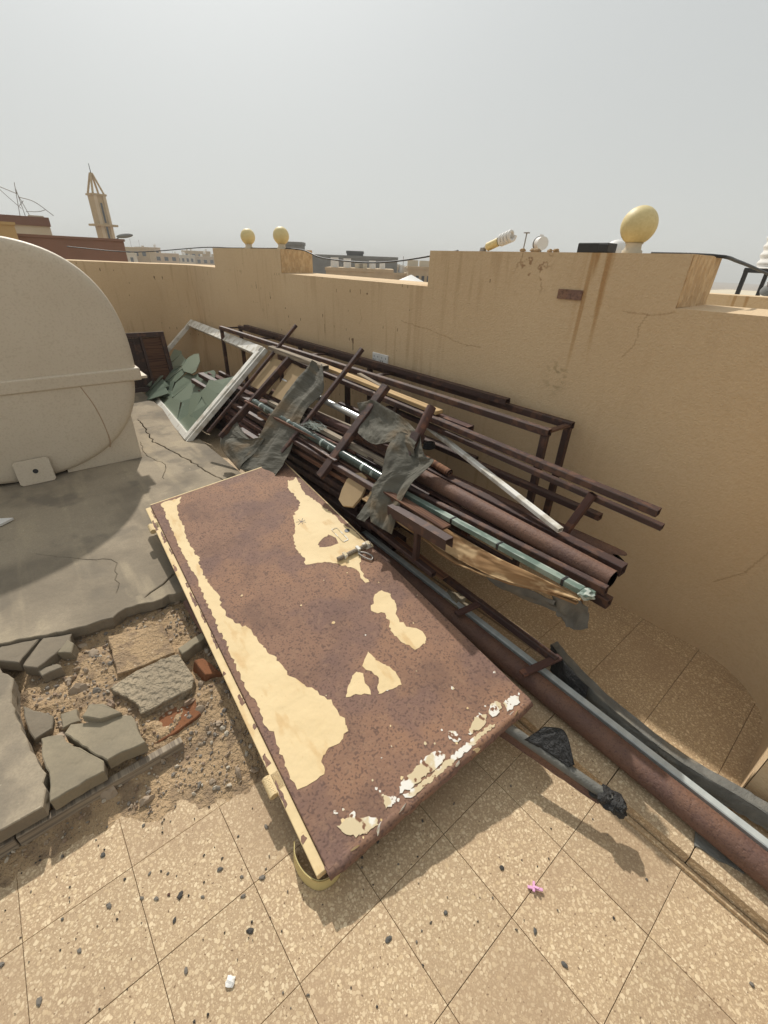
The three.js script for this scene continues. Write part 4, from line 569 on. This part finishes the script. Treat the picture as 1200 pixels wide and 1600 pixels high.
// leaning bars
const lean = (name, p, q, w, h, m, label) => tag(mesh(name, sqTube(p, q, w, h, 0.002, [0, 0, 1]), m), label, 'bar');
lean('leaning_bar', [1.755, 1.068, -3.125], [1.045, 0.30, -3.36], 0.022, 0.022, M.brown, 'thin dark bar leaning beside the window frame');
lean('leaning_bar', [1.72, 1.03, -2.258], [1.17, 0.435, -2.365], 0.026, 0.026, M.brown, 'slim brown bar leaning between the two grey cloths');
lean('leaning_bar', [1.60, 0.90, -1.876], [1.175, 0.435, -1.93], 0.034, 0.055, M.brown, 'wide brown bar leaning on the heap under the grey cloth');
{
  const p = thing('post_stub', 'round brown tube stub in a square collar on the heap', 'post');
  mesh('round_tube', pipe([1.575, 0.88, -1.49], [1.46, 0.745, -1.465], 0.024, 0.003, 20), M.brownDull, p);
  mesh('collar', sqTube([1.475, 0.765, -1.468], [1.38, 0.63, -1.45], 0.055, 0.055, 0.004, [0, 0, 1]), M.brown, p);
}
// cloths and sheets
const wav = (k, a, s = 0) => (u, v) => a * (Math.sin(u * k + v * 3 + s) * 0.6 + 2.4 * nz(u * 3 + s, v * 4) + 0.8 * nz(u * 8 + s, v * 6) + 0.25 * nz(u * 24 + s, v * 20));
{
  const c = tag(mesh('grey_cloth', merge([
    ribbon([[1.566, 0.91, -2.595], [1.50, 0.84, -2.62], [1.371, 0.70, -2.648], [1.2, 0.50, -2.67], [1.06, 0.34, -2.68], [0.99, 0.26, -2.66]], [[1.571, 0.91, -2.49], [1.473, 0.80, -2.35], [1.378, 0.69, -2.386], [1.254, 0.545, -2.349], [1.16, 0.44, -2.30], [1.06, 0.33, -2.28]], 24, 40, wav(9, 0.018)),
    ribbon([[1.175, 0.46, -3.12], [1.09, 0.36, -3.16], [1.03, 0.29, -3.10], [0.985, 0.25, -2.66]], [[1.15, 0.43, -2.95], [1.13, 0.41, -2.75], [1.15, 0.44, -2.68], [1.17, 0.455, -2.60]], 16, 30, wav(7, 0.014, 3))]), M.cloth), 'dark grey cloth hanging down the front of the panel frame', 'cloth');
  const e = tag(mesh('grey_cloth', merge([
    ribbon([[1.478, 0.79, -1.965], [1.512, 0.825, -1.90], [1.505, 0.82, -1.76], [1.494, 0.81, -1.619], [1.463, 0.775, -1.455]], [[1.375, 0.68, -1.84], [1.37, 0.665, -1.77], [1.37, 0.665, -1.68], [1.395, 0.70, -1.567], [1.385, 0.69, -1.40]], 22, 40, wav(6, 0.014, 1)),
    ribbon([[1.42, 0.745, -1.60], [1.36, 0.69, -1.565], [1.275, 0.575, -1.51], [1.22, 0.52, -1.505], [1.175, 0.465, -1.455], [1.125, 0.41, -1.385]], [[1.463, 0.775, -1.45], [1.40, 0.71, -1.335], [1.40, 0.705, -1.275], [1.31, 0.61, -1.30], [1.22, 0.50, -1.305], [1.135, 0.41, -1.262]], 24, 46, wav(8, 0.02, 5)),
    ribbon([[1.235, 0.53, -1.505], [1.18, 0.46, -1.51], [1.11, 0.39, -1.50]], [[1.22, 0.51, -1.43], [1.17, 0.45, -1.43], [1.12, 0.39, -1.44]], 8, 14, wav(4, 0.008, 2))]), M.cloth), 'stained grey brown cloth draped over the wide leaning bar', 'cloth');
}
{
  const s = new THREE.Shape([[-0.10, -0.06], [-0.115, 0.02], [-0.09, 0.085], [-0.03, 0.115], [0.04, 0.105], [0.08, 0.06], [0.10, -0.03], [0.085, -0.12], [0.0, -0.15], [-0.07, -0.13]].map(p => new THREE.Vector2(p[0] * 0.75, p[1] * 0.75)));
  const g = triUV(new THREE.ExtrudeGeometry(s, { depth: 0.012, bevelEnabled: true, bevelSize: 0.002, bevelThickness: 0.002, bevelSegments: 1 })); g.rotateY(-Math.PI / 2); g.rotateZ(-0.75);
  const o = tag(mesh('rounded_board', g, M.board), 'tan board with a rounded top standing in the heap', 'board'); o.position.set(1.225, 0.455, -1.655);
}
const K = (u, v) => 0.016 * (2 * nz(u * 3, v * 6) + Math.sin(v * 9) * 0.25);
tag(mesh('felt_sheet', merge([
  ribbon([[1.30, 0.505, -1.55], [1.285, 0.50, -1.3], [1.27, 0.498, -1.05], [1.262, 0.505, -0.80], [1.262, 0.525, -0.60], [1.262, 0.54, -0.425]], [[1.185, 0.455, -1.55], [1.20, 0.44, -1.3], [1.212, 0.425, -1.05], [1.222, 0.435, -0.80], [1.238, 0.475, -0.60], [1.255, 0.525, -0.43]], 16, 50, K, 0.008),
  ribbon([[1.185, 0.452, -1.55], [1.20, 0.437, -1.3], [1.212, 0.422, -1.05], [1.222, 0.432, -0.80], [1.238, 0.472, -0.60], [1.255, 0.522, -0.43]], [[1.45, 0.36, -1.55], [1.44, 0.365, -1.3], [1.42, 0.37, -1.05], [1.40, 0.395, -0.80], [1.38, 0.42, -0.6], [1.36, 0.46, -0.44]], 14, 50, K, 0.008)]), M.felt), 'brown felt sheet sagging under the overhanging bars', 'felt');
tag(mesh('grey_sheet', merge([
  ribbon([[1.30, 0.42, -0.92], [1.29, 0.42, -0.76], [1.28, 0.44, -0.62], [1.27, 0.47, -0.50]], [[1.33, 0.345, -0.86], [1.33, 0.32, -0.76], [1.32, 0.335, -0.64], [1.30, 0.40, -0.50]], 10, 24, wav(5, 0.012, 7)),
  ribbon([[1.285, 0.47, -0.53], [1.285, 0.50, -0.46], [1.29, 0.505, -0.40]], [[1.33, 0.345, -0.475], [1.335, 0.335, -0.44], [1.325, 0.40, -0.385]], 10, 14, wav(5, 0.016, 9))]), M.membrane), 'torn dark grey sheet hanging from the heap end', 'sheet');
// ---------------------------------------------------------------- long pieces lying on the kerb
tag(mesh('long_pipe', pipe([1.268, 0.094, -1.75], [1.15, 0.094, 1.25], 0.042, 0.006, 30), M.pipeRust), 'long rusty pipe lying on the kerb beside the door', 'pipe');
tag(mesh('galvanised_bar', sqTube([1.338, 0.098, -1.75], [1.220, 0.098, 1.15], 0.028, 0.03), M.galv), 'pale galvanised bar lying along the long rusty pipe', 'bar');
{
  const l = thing('ladder_piece', 'brown rail with two cross rungs resting on the long pipe', 'ladder');
  mesh('rail', sqTube([1.345, 0.20, -1.75], [1.33, 0.152, -0.455], 0.026, 0.034), M.brown, l);
  for (const [p, q] of [[[1.20, 0.16, -0.875], [1.355, 0.17, -0.845]], [[1.165, 0.148, -0.505], [1.355, 0.155, -0.455]]]) mesh('rung', solidBar(p, q, 0.03, 0.014), M.brownDull, l);
}
tag(mesh('torn_bracket', solidBar([1.30, 0.235, -1.42], [1.285, 0.225, -1.03], 0.05, 0.008), M.oldWood), 'splintered brown strip lying over the ladder rail', 'strip');
tag(mesh('concrete_lump', lump(0.06, 601, 0.6, 2), M.screed), 'grey concrete lump on the kerb behind the door', 'concrete piece').position.set(1.33, 0.08, -0.98);
{
  const tt = [[1.43, 0.115, -0.53], [1.385, 0.125, -0.455], [1.335, 0.125, -0.30], [1.315, 0.118, -0.12], [1.31, 0.118, 0.02], [1.325, 0.125, 0.155], [1.335, 0.13, 0.26], [1.335, 0.13, 0.6], [1.32, 0.13, 1.0]];
  const bt = tt.map(([x, y, z], i) => [x - 0.006, 0.054 + 0.03 * PT[i * 7] * (i < 3 ? 1 : 0.8), z]);
  tag(mesh('roofing_strip', merge([ribbon(tt, bt, 8, 70, (u, v) => 0.006 * nz(u * 5, v * 40) * 2, 0.004),
    ribbon(tt, tt.map(([x, y, z]) => [x + 0.048, y - 0.010, z + 0.004]), 6, 70, (u, v) => 0.008 * nz(u * 4 + 3, v * 30), 0.004)]), M.membrane), 'bent grey roofing membrane strip standing along the kerb', 'membrane');
  tag(mesh('bitumen_patch', ribbon([[1.40, 0.145, -0.51], [1.35, 0.15, -0.42], [1.315, 0.15, -0.31]], [[1.36, 0.058, -0.47], [1.31, 0.056, -0.37], [1.30, 0.056, -0.29]], 8, 20, (u, v) => 0.008 + 0.01 * nz(u * 6, v * 9), 0.004), M.bitumen), 'ragged black bitumen piece under the membrane strip', 'bitumen');
  tag(mesh('membrane_scrap', plan(jagged([[1.13, 0.14], [1.17, 0.13], [1.19, 0.22], [1.16, 0.26]], 0.02, 0.004, 9), 0.051, 0.055, [], 0), M.membrane), 'dark membrane scrap pinned under the long pipe', 'membrane');
  const p = thing('torn_pole', 'bent grey pole with tattered black end beside the kerb', 'pole');
  mesh('pole', merge([pipe([0.90, 0.155, -0.62], [1.02, 0.11, -0.07], 0.017, 0.004, 14, 0.02)]), M.membrane, p);
  mesh('underside_strip', ribbon([[0.885, 0.14, -0.6], [0.95, 0.12, -0.35], [1.0, 0.10, -0.09]], [[0.88, 0.105, -0.6], [0.945, 0.085, -0.35], [0.995, 0.08, -0.09]], 4, 20, (u, v) => 0.006 * nz(u * 5, v * 20), 0.004), M.pipeRust, p);
  mesh('black_flap', ribbon([[0.945, 0.15, -0.34], [0.97, 0.145, -0.27], [0.985, 0.14, -0.20]], [[1.01, 0.19, -0.315], [1.04, 0.20, -0.265], [1.0, 0.15, -0.19]], 10, 18, (u, v) => 0.014 * nz(u * 6, v * 8), 0.006), M.bitumen, p);
  const r = rng(4); for (let i = 0; i < 9; i++) { const o = mesh('tatter', lump(0.014 + r() * 0.012, 700 + i, 0.6), M.bitumen, p); o.position.set(0.995 + r() * 0.04, 0.095 + r() * 0.03, -0.12 + r() * 0.085); }
}
console.log('wall fittings');
// ---------------------------------------------------------------- things on the wall
{
  const s = thing('socket_plate', 'white double wall socket plate on the parapet', 'socket', undefined, [2.07, 0.893, -2.497]);
  for (const k of [-1, 1]) {
    const pl = mesh('face_plate', rbox(-0.012, -0.0006, -0.042, 0.042, k * 0.0435 - 0.0425, k * 0.0435 + 0.0425, 0.004, 2), M.white, s);
    for (const [y, z] of [[0.018, -0.02], [-0.006, -0.03], [-0.006, -0.01], [0.018, 0.022]]) mesh('pin_slot', box(-0.0128, -0.0118, y - 0.006, y + 0.006, k * 0.0435 + z - 0.002, k * 0.0435 + z + 0.002), M.black, pl);
  }
  const globe = (z, x, label) => { const g = thing('globe_lamp', label, 'lamp', 'globe lamps on the parapet', [x, 1.5685, z]); const pr = [[0.04, 0], [0.04, 0.012], [0.033, 0.016], [0.031, 0.034], [0.037, 0.04]].map(p => new THREE.Vector2(...p)); mesh('collar', new THREE.LatheGeometry(pr, 24), M.bPale, g); mesh('globe', triUV(new THREE.SphereGeometry(0.07, 36, 24).toNonIndexed().translate(0, 0.102, 0)), M.globe, g); };
  globe(-0.99, 2.2, 'yellow globe lamp on the parapet beside the black box'); globe(-4.09, 2.2, 'yellow globe lamp at the open end of the far parapet block'); globe(-4.77, 2.2, 'yellow globe lamp in the middle of the far parapet block');
  const b = thing('spiral_bulb', 'white spiral bulb in a cream holder on the parapet', 'bulb', undefined, [2.2, 1.5685, -1.80]);
  mesh('base_knob', new THREE.CylinderGeometry(0.016, 0.02, 0.02, 14).translate(0, 0.01, 0), M.steel, b); mesh('swivel', solidBar([0, 0.012, 0], [0, 0.034, 0.03], 0.014, 0.014), M.white, b);
  mesh('holder', pipe([0, 0.024, 0.03], [0, 0.048, 0.10], 0.021, 0.02, 18), M.globe, b);
  const sp = []; for (let i = 0; i <= 60; i++) { const a = i / 60 * 6.283 * 4, t = i / 60; sp.push([Math.cos(a) * 0.024, 0.052 + 0.024 * t + Math.sin(a) * 0.023, 0.108 + 0.075 * t]); } mesh('spiral_tube', tubePath(sp, 0.0078, 160, 8), M.white, b);
  const st = thing('thin_post', 'thin upright metal post on the parapet', 'post', undefined, [2.2, 1.5685, -1.54]); mesh('rod', new THREE.CylinderGeometry(0.003, 0.003, 0.085, 8).translate(0, 0.0425, 0).rotateZ(-0.1), M.steel, st); mesh('cap', rbox(-0.003, 0.018, 0.083, 0.088, -0.012, 0.012, 0.001, 1), M.steel, st);
  const bx = thing('black_box', 'black plastic junction box on the parapet beside the globe', 'box', undefined, [2.2, 1.5685, -1.15]); mesh('housing', rbox(-0.045, 0.045, 0, 0.04, -0.07, 0.07, 0.005), M.black, bx); mesh('side_cover', rbox(-0.047, -0.02, 0.004, 0.036, 0.03, 0.074, 0.003), M.black, bx);
  tag(mesh('wall_cable', tubePath([[0.9, 1.53, -6.66], [1.5, 1.50, -6.6], [2.1, 1.574, -5.65], [2.2, 1.574, -5.22], [2.2, 1.574, -4.5], [2.22, 1.574, -4.0], [2.22, 1.563, -3.75], [2.2, 1.516, -3.464], [2.2, 1.497, -3.107], [2.2, 1.494, -2.793], [2.2, 1.509, -2.517], [2.2, 1.55, -2.15], [2.22, 1.574, -2.0]], 0.005, 140, 6), M.black), 'black cable draped along the parapet between the raised blocks', 'cable');
  tag(mesh('wall_cable', tubePath([[2.3, 1.574, -0.95], [2.3, 1.572, -0.78], [2.31, 1.568, -0.69], [2.6, 1.557, -0.70], [3.2, 1.52, -0.72], [4.5, 1.42, -0.7], [5.5, 1.40, -0.6]], 0.007, 60, 6), M.black), 'thick black cable leaving the parapet towards the next roof', 'cable');
  const fl = tag(mesh('rubble_on_wall', merge([0, 1, 2, 3, 4].map(i => lump(0.012 + 0.006 * PT[i * 5], 800 + i, 0.6).translate(2.1 + 0.05 * PT[i * 3], 1.575, -1.48 + i * 0.045))), M.sand), 'crumbled mortar lumps on the parapet above the flaked render', 'rubble'); fl.userData.kind = 'stuff';
}
console.log('town');
// ---------------------------------------------------------------- neighbouring roofs and town
function blk(parent, name, x, z, w, d, y0, y1, m, turn = 0) { const g = new THREE.BoxGeometry(w, y1 - y0, d); g.rotateY(turn); g.translate(x, (y0 + y1) / 2, z); return mesh(name, triUV(g), m, parent); }
{
  // near neighbour on the left: brown parapet, pale house behind
  const a = thing('brown_parapet', 'reddish brown neighbouring parapet beyond the far wall', 'wall');
  { const g = box(-3.4, 0, -9, 1.66, -0.15, 0.15); const o = mesh('wall_body', g, M.bBrown, a); o.position.set(2.35, 0, -10.7); o.rotation.y = 0.10; mesh('coping', box(-3.42, 0.02, 1.661, 1.70, -0.17, 0.17), M.bBrown, o); }
  const y = thing('ochre_block', 'small ochre roof block in front of the pale house', 'building'); mesh('wall', box(-1.5, 0.72, -9, 1.80, -11.9, -9.95), M.bOchre, y); mesh('ledge', box(-1.52, 0.74, 1.8005, 1.84, -11.92, -9.93), M.bOchre, y);
  const h = thing('pale_house', 'pale rendered house with a brown roof band and aerials', 'building');
  mesh('wall', box(-5, 1.66, -9, 1.93, -18, -13.9), M.bPale, h); const band = mesh('roof_band', box(-5.04, 1.68, 1.9305, 2.10, -18.04, -13.86), M.bBrown, h);
  for (const [x0, hh] of [[0.55, 0.2], [0.72, 0.14]]) mesh('vent_pipe', new THREE.CylinderGeometry(0.012, 0.012, hh, 8).translate(x0, 2.1 + hh / 2, -14.3), M.steel, h);
  mesh('roof_unit', box(1.35, 1.62, 2.1005, 2.135, -14.4, -14.1), M.bPale, h);
  const an = thing('aerial', 'skeletal television aerial with long bent arms on the pale house', 'aerial', undefined, [1.28, 2.1, -14.2]);
  for (const [p, q] of [[[-0.09, 0, 0], [0, 0.62, 0]], [[0.10, 0, 0], [-0.02, 0.45, 0]], [[0, 0, 0.1], [-0.01, 0.5, 0]], [[-0.04, 0.2, 0], [0.06, 0.3, 0]]]) mesh('mast_leg', solidBar(p, q, 0.012, 0.012, [0, 0, 1]), M.steel, an);
  mesh('arm', tubePath([[-0.02, 0.42, 0], [-0.4, 0.55, 0], [-0.85, 0.62, 0.05]], 0.008, 20, 6), M.steel, an); mesh('arm', tubePath([[0, 0.36, 0], [0.25, 0.30, 0], [0.55, 0.06, 0]], 0.008, 20, 6), M.steel, an); mesh('arm', tubePath([[0.05, 0.1, 0], [0.3, 0.12, 0], [0.42, 0.16, 0]], 0.007, 16, 6), M.steel, an); mesh('arm', tubePath([[-0.02, 0.15, 0], [-0.2, 0.35, 0], [-0.35, 0.53, 0]], 0.006, 16, 6), M.steel, an);
  // minaret
  const mn = thing('minaret', 'slender ochre minaret with an open pointed top', 'minaret', undefined, [13.6, -9, -68.6]); mn.rotation.y = 0.25;
  const sw = 1.35; mesh('shaft', box(-sw / 2, sw / 2, 0, 15.9, -sw / 2, sw / 2), M.bOchre, mn);
  for (const s of [-1, 1]) mesh('pilaster', box(s * 0.5 - 0.16, s * 0.5 + 0.16, 0, 15.88, sw / 2 + 0.001, sw / 2 + 0.12), M.bSand, mn);
  for (const [y0, y1] of [[11.6, 12.9], [13.3, 15.2], [8.5, 11.2]]) mesh('slot_window', box(-0.1, 0.1, y0, y1, sw / 2 + 0.001, sw / 2 + 0.05), M.window, mn);
  mesh('balcony', box(-1.15, 1.15, 12.95, 13.15, -1.15, 1.15), M.bOchre, mn); mesh('cornice', box(-0.8, 0.8, 15.9005, 16.08, -0.8, 0.8), M.bOchre, mn);
  for (const [x, z] of [[-1, -1], [1, -1], [1, 1], [-1, 1]]) mesh('spire_leg', solidBar([x * 0.6, 16.08, z * 0.6], [x * 0.07, 18.0, z * 0.07], 0.17, 0.17), M.bOchre, mn);
  mesh('finial', new THREE.CylinderGeometry(0.03, 0.06, 1.1, 8).translate(0, 18.3, 0), M.bDark, mn);
  const sl = thing('street_lamp', 'grey street lamp head rising above the brown parapet', 'street lamp', undefined, [5.1, -9, -24.48]);
  mesh('pole', new THREE.CylinderGeometry(0.05, 0.08, 10.9, 10).translate(0, 5.45, 0), M.bGrey, sl); mesh('arm', solidBar([0, 10.85, 0], [0.22, 11.0, 0.02], 0.05, 0.05), M.bGrey, sl);
  mesh('lamp_head', new THREE.SphereGeometry(0.3, 18, 12).scale(1.15, 0.28, 0.42).rotateZ(0.14).translate(0.48, 11.08, 0.02), M.bGrey, sl);
  // blocks between the parapet gaps
  const win = (p, x, z, w, hh, y) => mesh('window', box(x - w / 2, x + w / 2, y, y + hh, z, z + 0.06), M.window, p);
  const turn = -0.68;
  const bl = (name, label, x, z, w, d, top, m, t = turn, f) => { const b = thing(name, label, 'building', undefined, [x, -9, z]); b.rotation.y = t; mesh('wall', box(-w / 2, w / 2, 0, top + 9, -d / 2, d / 2), m, b); mesh('parapet', box(-w / 2 - 0.06, w / 2 + 0.06, top + 9.0005, top + 9.22, -d / 2 - 0.06, d / 2 + 0.06), m, b); if (f) f(b, w, d, top + 9); return b; };
  const clutter = (seed, n) => (b, w, d, t) => { const r = rng(seed); for (let i = 0; i < n; i++) { const x = (r() - 0.5) * w * 0.9, s = 0.25 + r() * 0.35, k = r(); if (k < 0.45) mesh('cooling_unit', box(x - s, x + s, t + 0.23, t + 0.23 + s, d / 2 - 1.1, d / 2 - 0.5), M.bPale, b); else if (k < 0.8) mesh('roof_tank', new THREE.CylinderGeometry(s * 0.6, s * 0.6, s * 1.3, 12).translate(x, t + 0.23 + s * 0.65, d / 2 - 1), M.white, b); else mesh('mast', new THREE.CylinderGeometry(0.03, 0.03, 1.4, 6).translate(x, t + 0.9, d / 2 - 1), M.steel, b); } for (let i = 0; i < 4; i++) win(b, (i - 1.5) * w / 4.4, d / 2 + 0.001, Math.min(0.8, w / 9), 0.75, t - 1.25); };
  bl('grey_building', 'long plain grey building beyond the low parapet', 29.6, -41.2, 9.5, 7, 1.62, M.bGrey, turn);
  bl('beige_building', 'beige building with roof units in front of the grey one', 24.4, -32.4, 5.2, 4, 0.72, M.bBeige, turn, clutter(3, 7));
  bl('dark_stair_tower', 'dark grey roof cube on the grey building', 28.6, -38.8, 1.5, 1.5, 2.0, M.bDark, turn);
  bl('grey_stair_tower', 'pale grey stair tower behind the globe lamps', 20.0, -35.0, 1.25, 1.6, 2.32, M.bGrey, turn);
  bl('small_house', 'small beige house with a tank at the end of the low parapet', 31.8, -33.2, 2.2, 3, 0.95, M.bBeige, turn, clutter(8, 3));
  bl('sand_house', 'sand coloured house behind the white tent roof', 31.5, -36.3, 3.6, 3, 0.35, M.bSand, turn, clutter(12, 4));
  const tn = thing('tent_roof', 'white peaked tent roof beyond the low parapet', 'tent', undefined, [17.0, -9, -18.3]); tn.rotation.y = 0.1; mesh('canopy', new THREE.ConeGeometry(1.05, 0.34, 4).translate(0, 9.78, 0), M.white, tn); for (const [x, z] of [[0.7, 0], [-0.7, 0], [0, 0.7], [0, -0.7]]) mesh('tent_post', new THREE.CylinderGeometry(0.04, 0.04, 9.6, 8).translate(x, 4.8, z), M.white, tn);
  // far skyline on the left
  const r = rng(23), cols = [M.bBeige, M.bSand, M.bPale, M.bOchre];
  const names = ['beige', 'sand coloured', 'pale', 'ochre'];
  for (let i = 0; i < 16; i++) { const t = i / 15, a = -1.355 + t * 0.30, D = 105 + r() * 45, w = 4 + r() * 4, x = Math.cos(a) * D, z = Math.sin(a) * D, k = Math.floor(r() * 4); const b = bl('distant_building', `distant ${names[k]} flat roofed building on the hazy skyline`, x, z, w, 6, 0.4 + r() * 2.0 - t * 0.7, cols[k], -a - Math.PI / 2 + (r() - 0.5) * 0.4, clutter(50 + i, 3)); b.userData.group = `distant ${names[k]} buildings`; }
  for (let i = 0; i < 12; i++) { const a = -1.02 + i * 0.055, D = 90 + r() * 60, w = 6 + r() * 5, x = Math.cos(a) * D, z = Math.sin(a) * D, k = Math.floor(r() * 4); const b = bl('distant_building', `distant ${names[k]} flat roofed building on the hazy skyline`, x, z, w, 7, -0.6 + r() * 1.0, cols[k], -a - Math.PI / 2, clutter(80 + i, 3)); b.userData.group = `distant ${names[k]} buildings`; }
  // things just beyond the parapet on the right
  const nb = thing('neighbour_parapet', 'sunlit ochre neighbouring parapet beyond the right hand wall', 'wall'); mesh('wall_body', box(4.3, 4.55, -9, 1.372, -1.75, 4), M.wall, nb);
  const rf = thing('neighbour_roof', 'flat grey roof between the two ochre parapets', 'roof'); mesh('roof_slab', box(2.6, 4.29, -9, 1.05, -1.75, 4), M.bPale, rf); mesh('roof_beam', box(3.2, 3.4, 1.0505, 1.17, -0.9, 0.3), M.bDark, rf);
  const ts = thing('tank_stand', 'black steel frame carrying a ribbed white tank', 'stand');
  for (const [x, z] of [[5.75, -1.45], [5.75, -0.55], [6.5, -1.45], [6.5, -0.55]]) mesh('leg', solidBar([x, 1.3, z], [x, 1.53, z], 0.035, 0.035, [1, 0, 0]), M.black, ts); for (const z of [-1.45, -0.55]) mesh('beam', solidBar([5.73, 1.545, z], [6.52, 1.545, z], 0.03, 0.04), M.black, ts); for (const x of [5.75, 6.5]) mesh('beam', solidBar([x, 1.544, -1.47], [x, 1.544, -0.53], 0.034, 0.036), M.black, ts);
  const roofR = thing('far_roof', 'pale flat roof under the black tank stand', 'roof'); mesh('roof_slab', box(4.6, 9, -9, 1.3, -2.4, 3), M.bPale, roofR);
  const tk = thing('ribbed_tank', 'white ribbed water tank on the black steel frame', 'water tank', undefined, [6.08, 1.566, -1.06]); const lp = []; for (let i = 0; i <= 24; i++) { const t = i / 24; lp.push(new THREE.Vector2(0.40 * (t > 0.85 ? Math.sqrt(Math.max(0, 1 - ((t - 0.85) / 0.16) ** 2)) : 1) - 0.012 * (Math.sin(t * 40) > 0 ? 1 : 0), t * 0.42)); } mesh('tank_body', new THREE.LatheGeometry(lp, 32), M.white, tk);
  const ds = thing('satellite_dish', 'small grey satellite dish beside the tank stand', 'dish', undefined, [5.45, 1.3, -1.15]); mesh('dish', new THREE.SphereGeometry(0.09, 20, 8, 0, 6.283, 0, 0.7).rotateZ(0.9).translate(0.03, 0.05, 0), M.bGrey, ds); mesh('mount', new THREE.CylinderGeometry(0.008, 0.008, 0.08, 8).translate(0.03, 0.04, 0), M.steel, ds); mesh('arm', solidBar([0.03, 0.05, 0], [-0.05, 0.16, -0.02], 0.008, 0.008), M.steel, ds);
  const wt = thing('horizontal_tank', 'small white horizontal tank behind the flaked parapet block', 'water tank', undefined, [5.02, 0, -3.3]); wt.rotation.y = -0.6; mesh('tank_body', new THREE.CylinderGeometry(0.065, 0.065, 0.14, 24).rotateX(Math.PI / 2).translate(0, 1.735, 0), M.white, wt); mesh('cap', new THREE.CylinderGeometry(0.022, 0.022, 0.02, 14).translate(0, 1.81, 0), M.white, wt); mesh('stand_post', new THREE.CylinderGeometry(0.03, 0.03, 10.66, 8).translate(0, -3.66, 0), M.bGrey, wt); mesh('strap', new THREE.TorusGeometry(0.067, 0.005, 6, 24).translate(0, 1.735, -0.04), M.black, wt);
  const dm = thing('white_dome_tank', 'white domed tank behind the globe lamp collar', 'water tank', undefined, [4.5, -9, -2.17]); mesh('dome', new THREE.SphereGeometry(0.1, 24, 14, 0, 6.283, 0, 1.571).translate(0, 10.64, 0), M.white, dm); mesh('body', new THREE.CylinderGeometry(0.1, 0.1, 10.64, 24).translate(0, 5.32, 0), M.white, dm);
}
renderer.render(scene, camera);
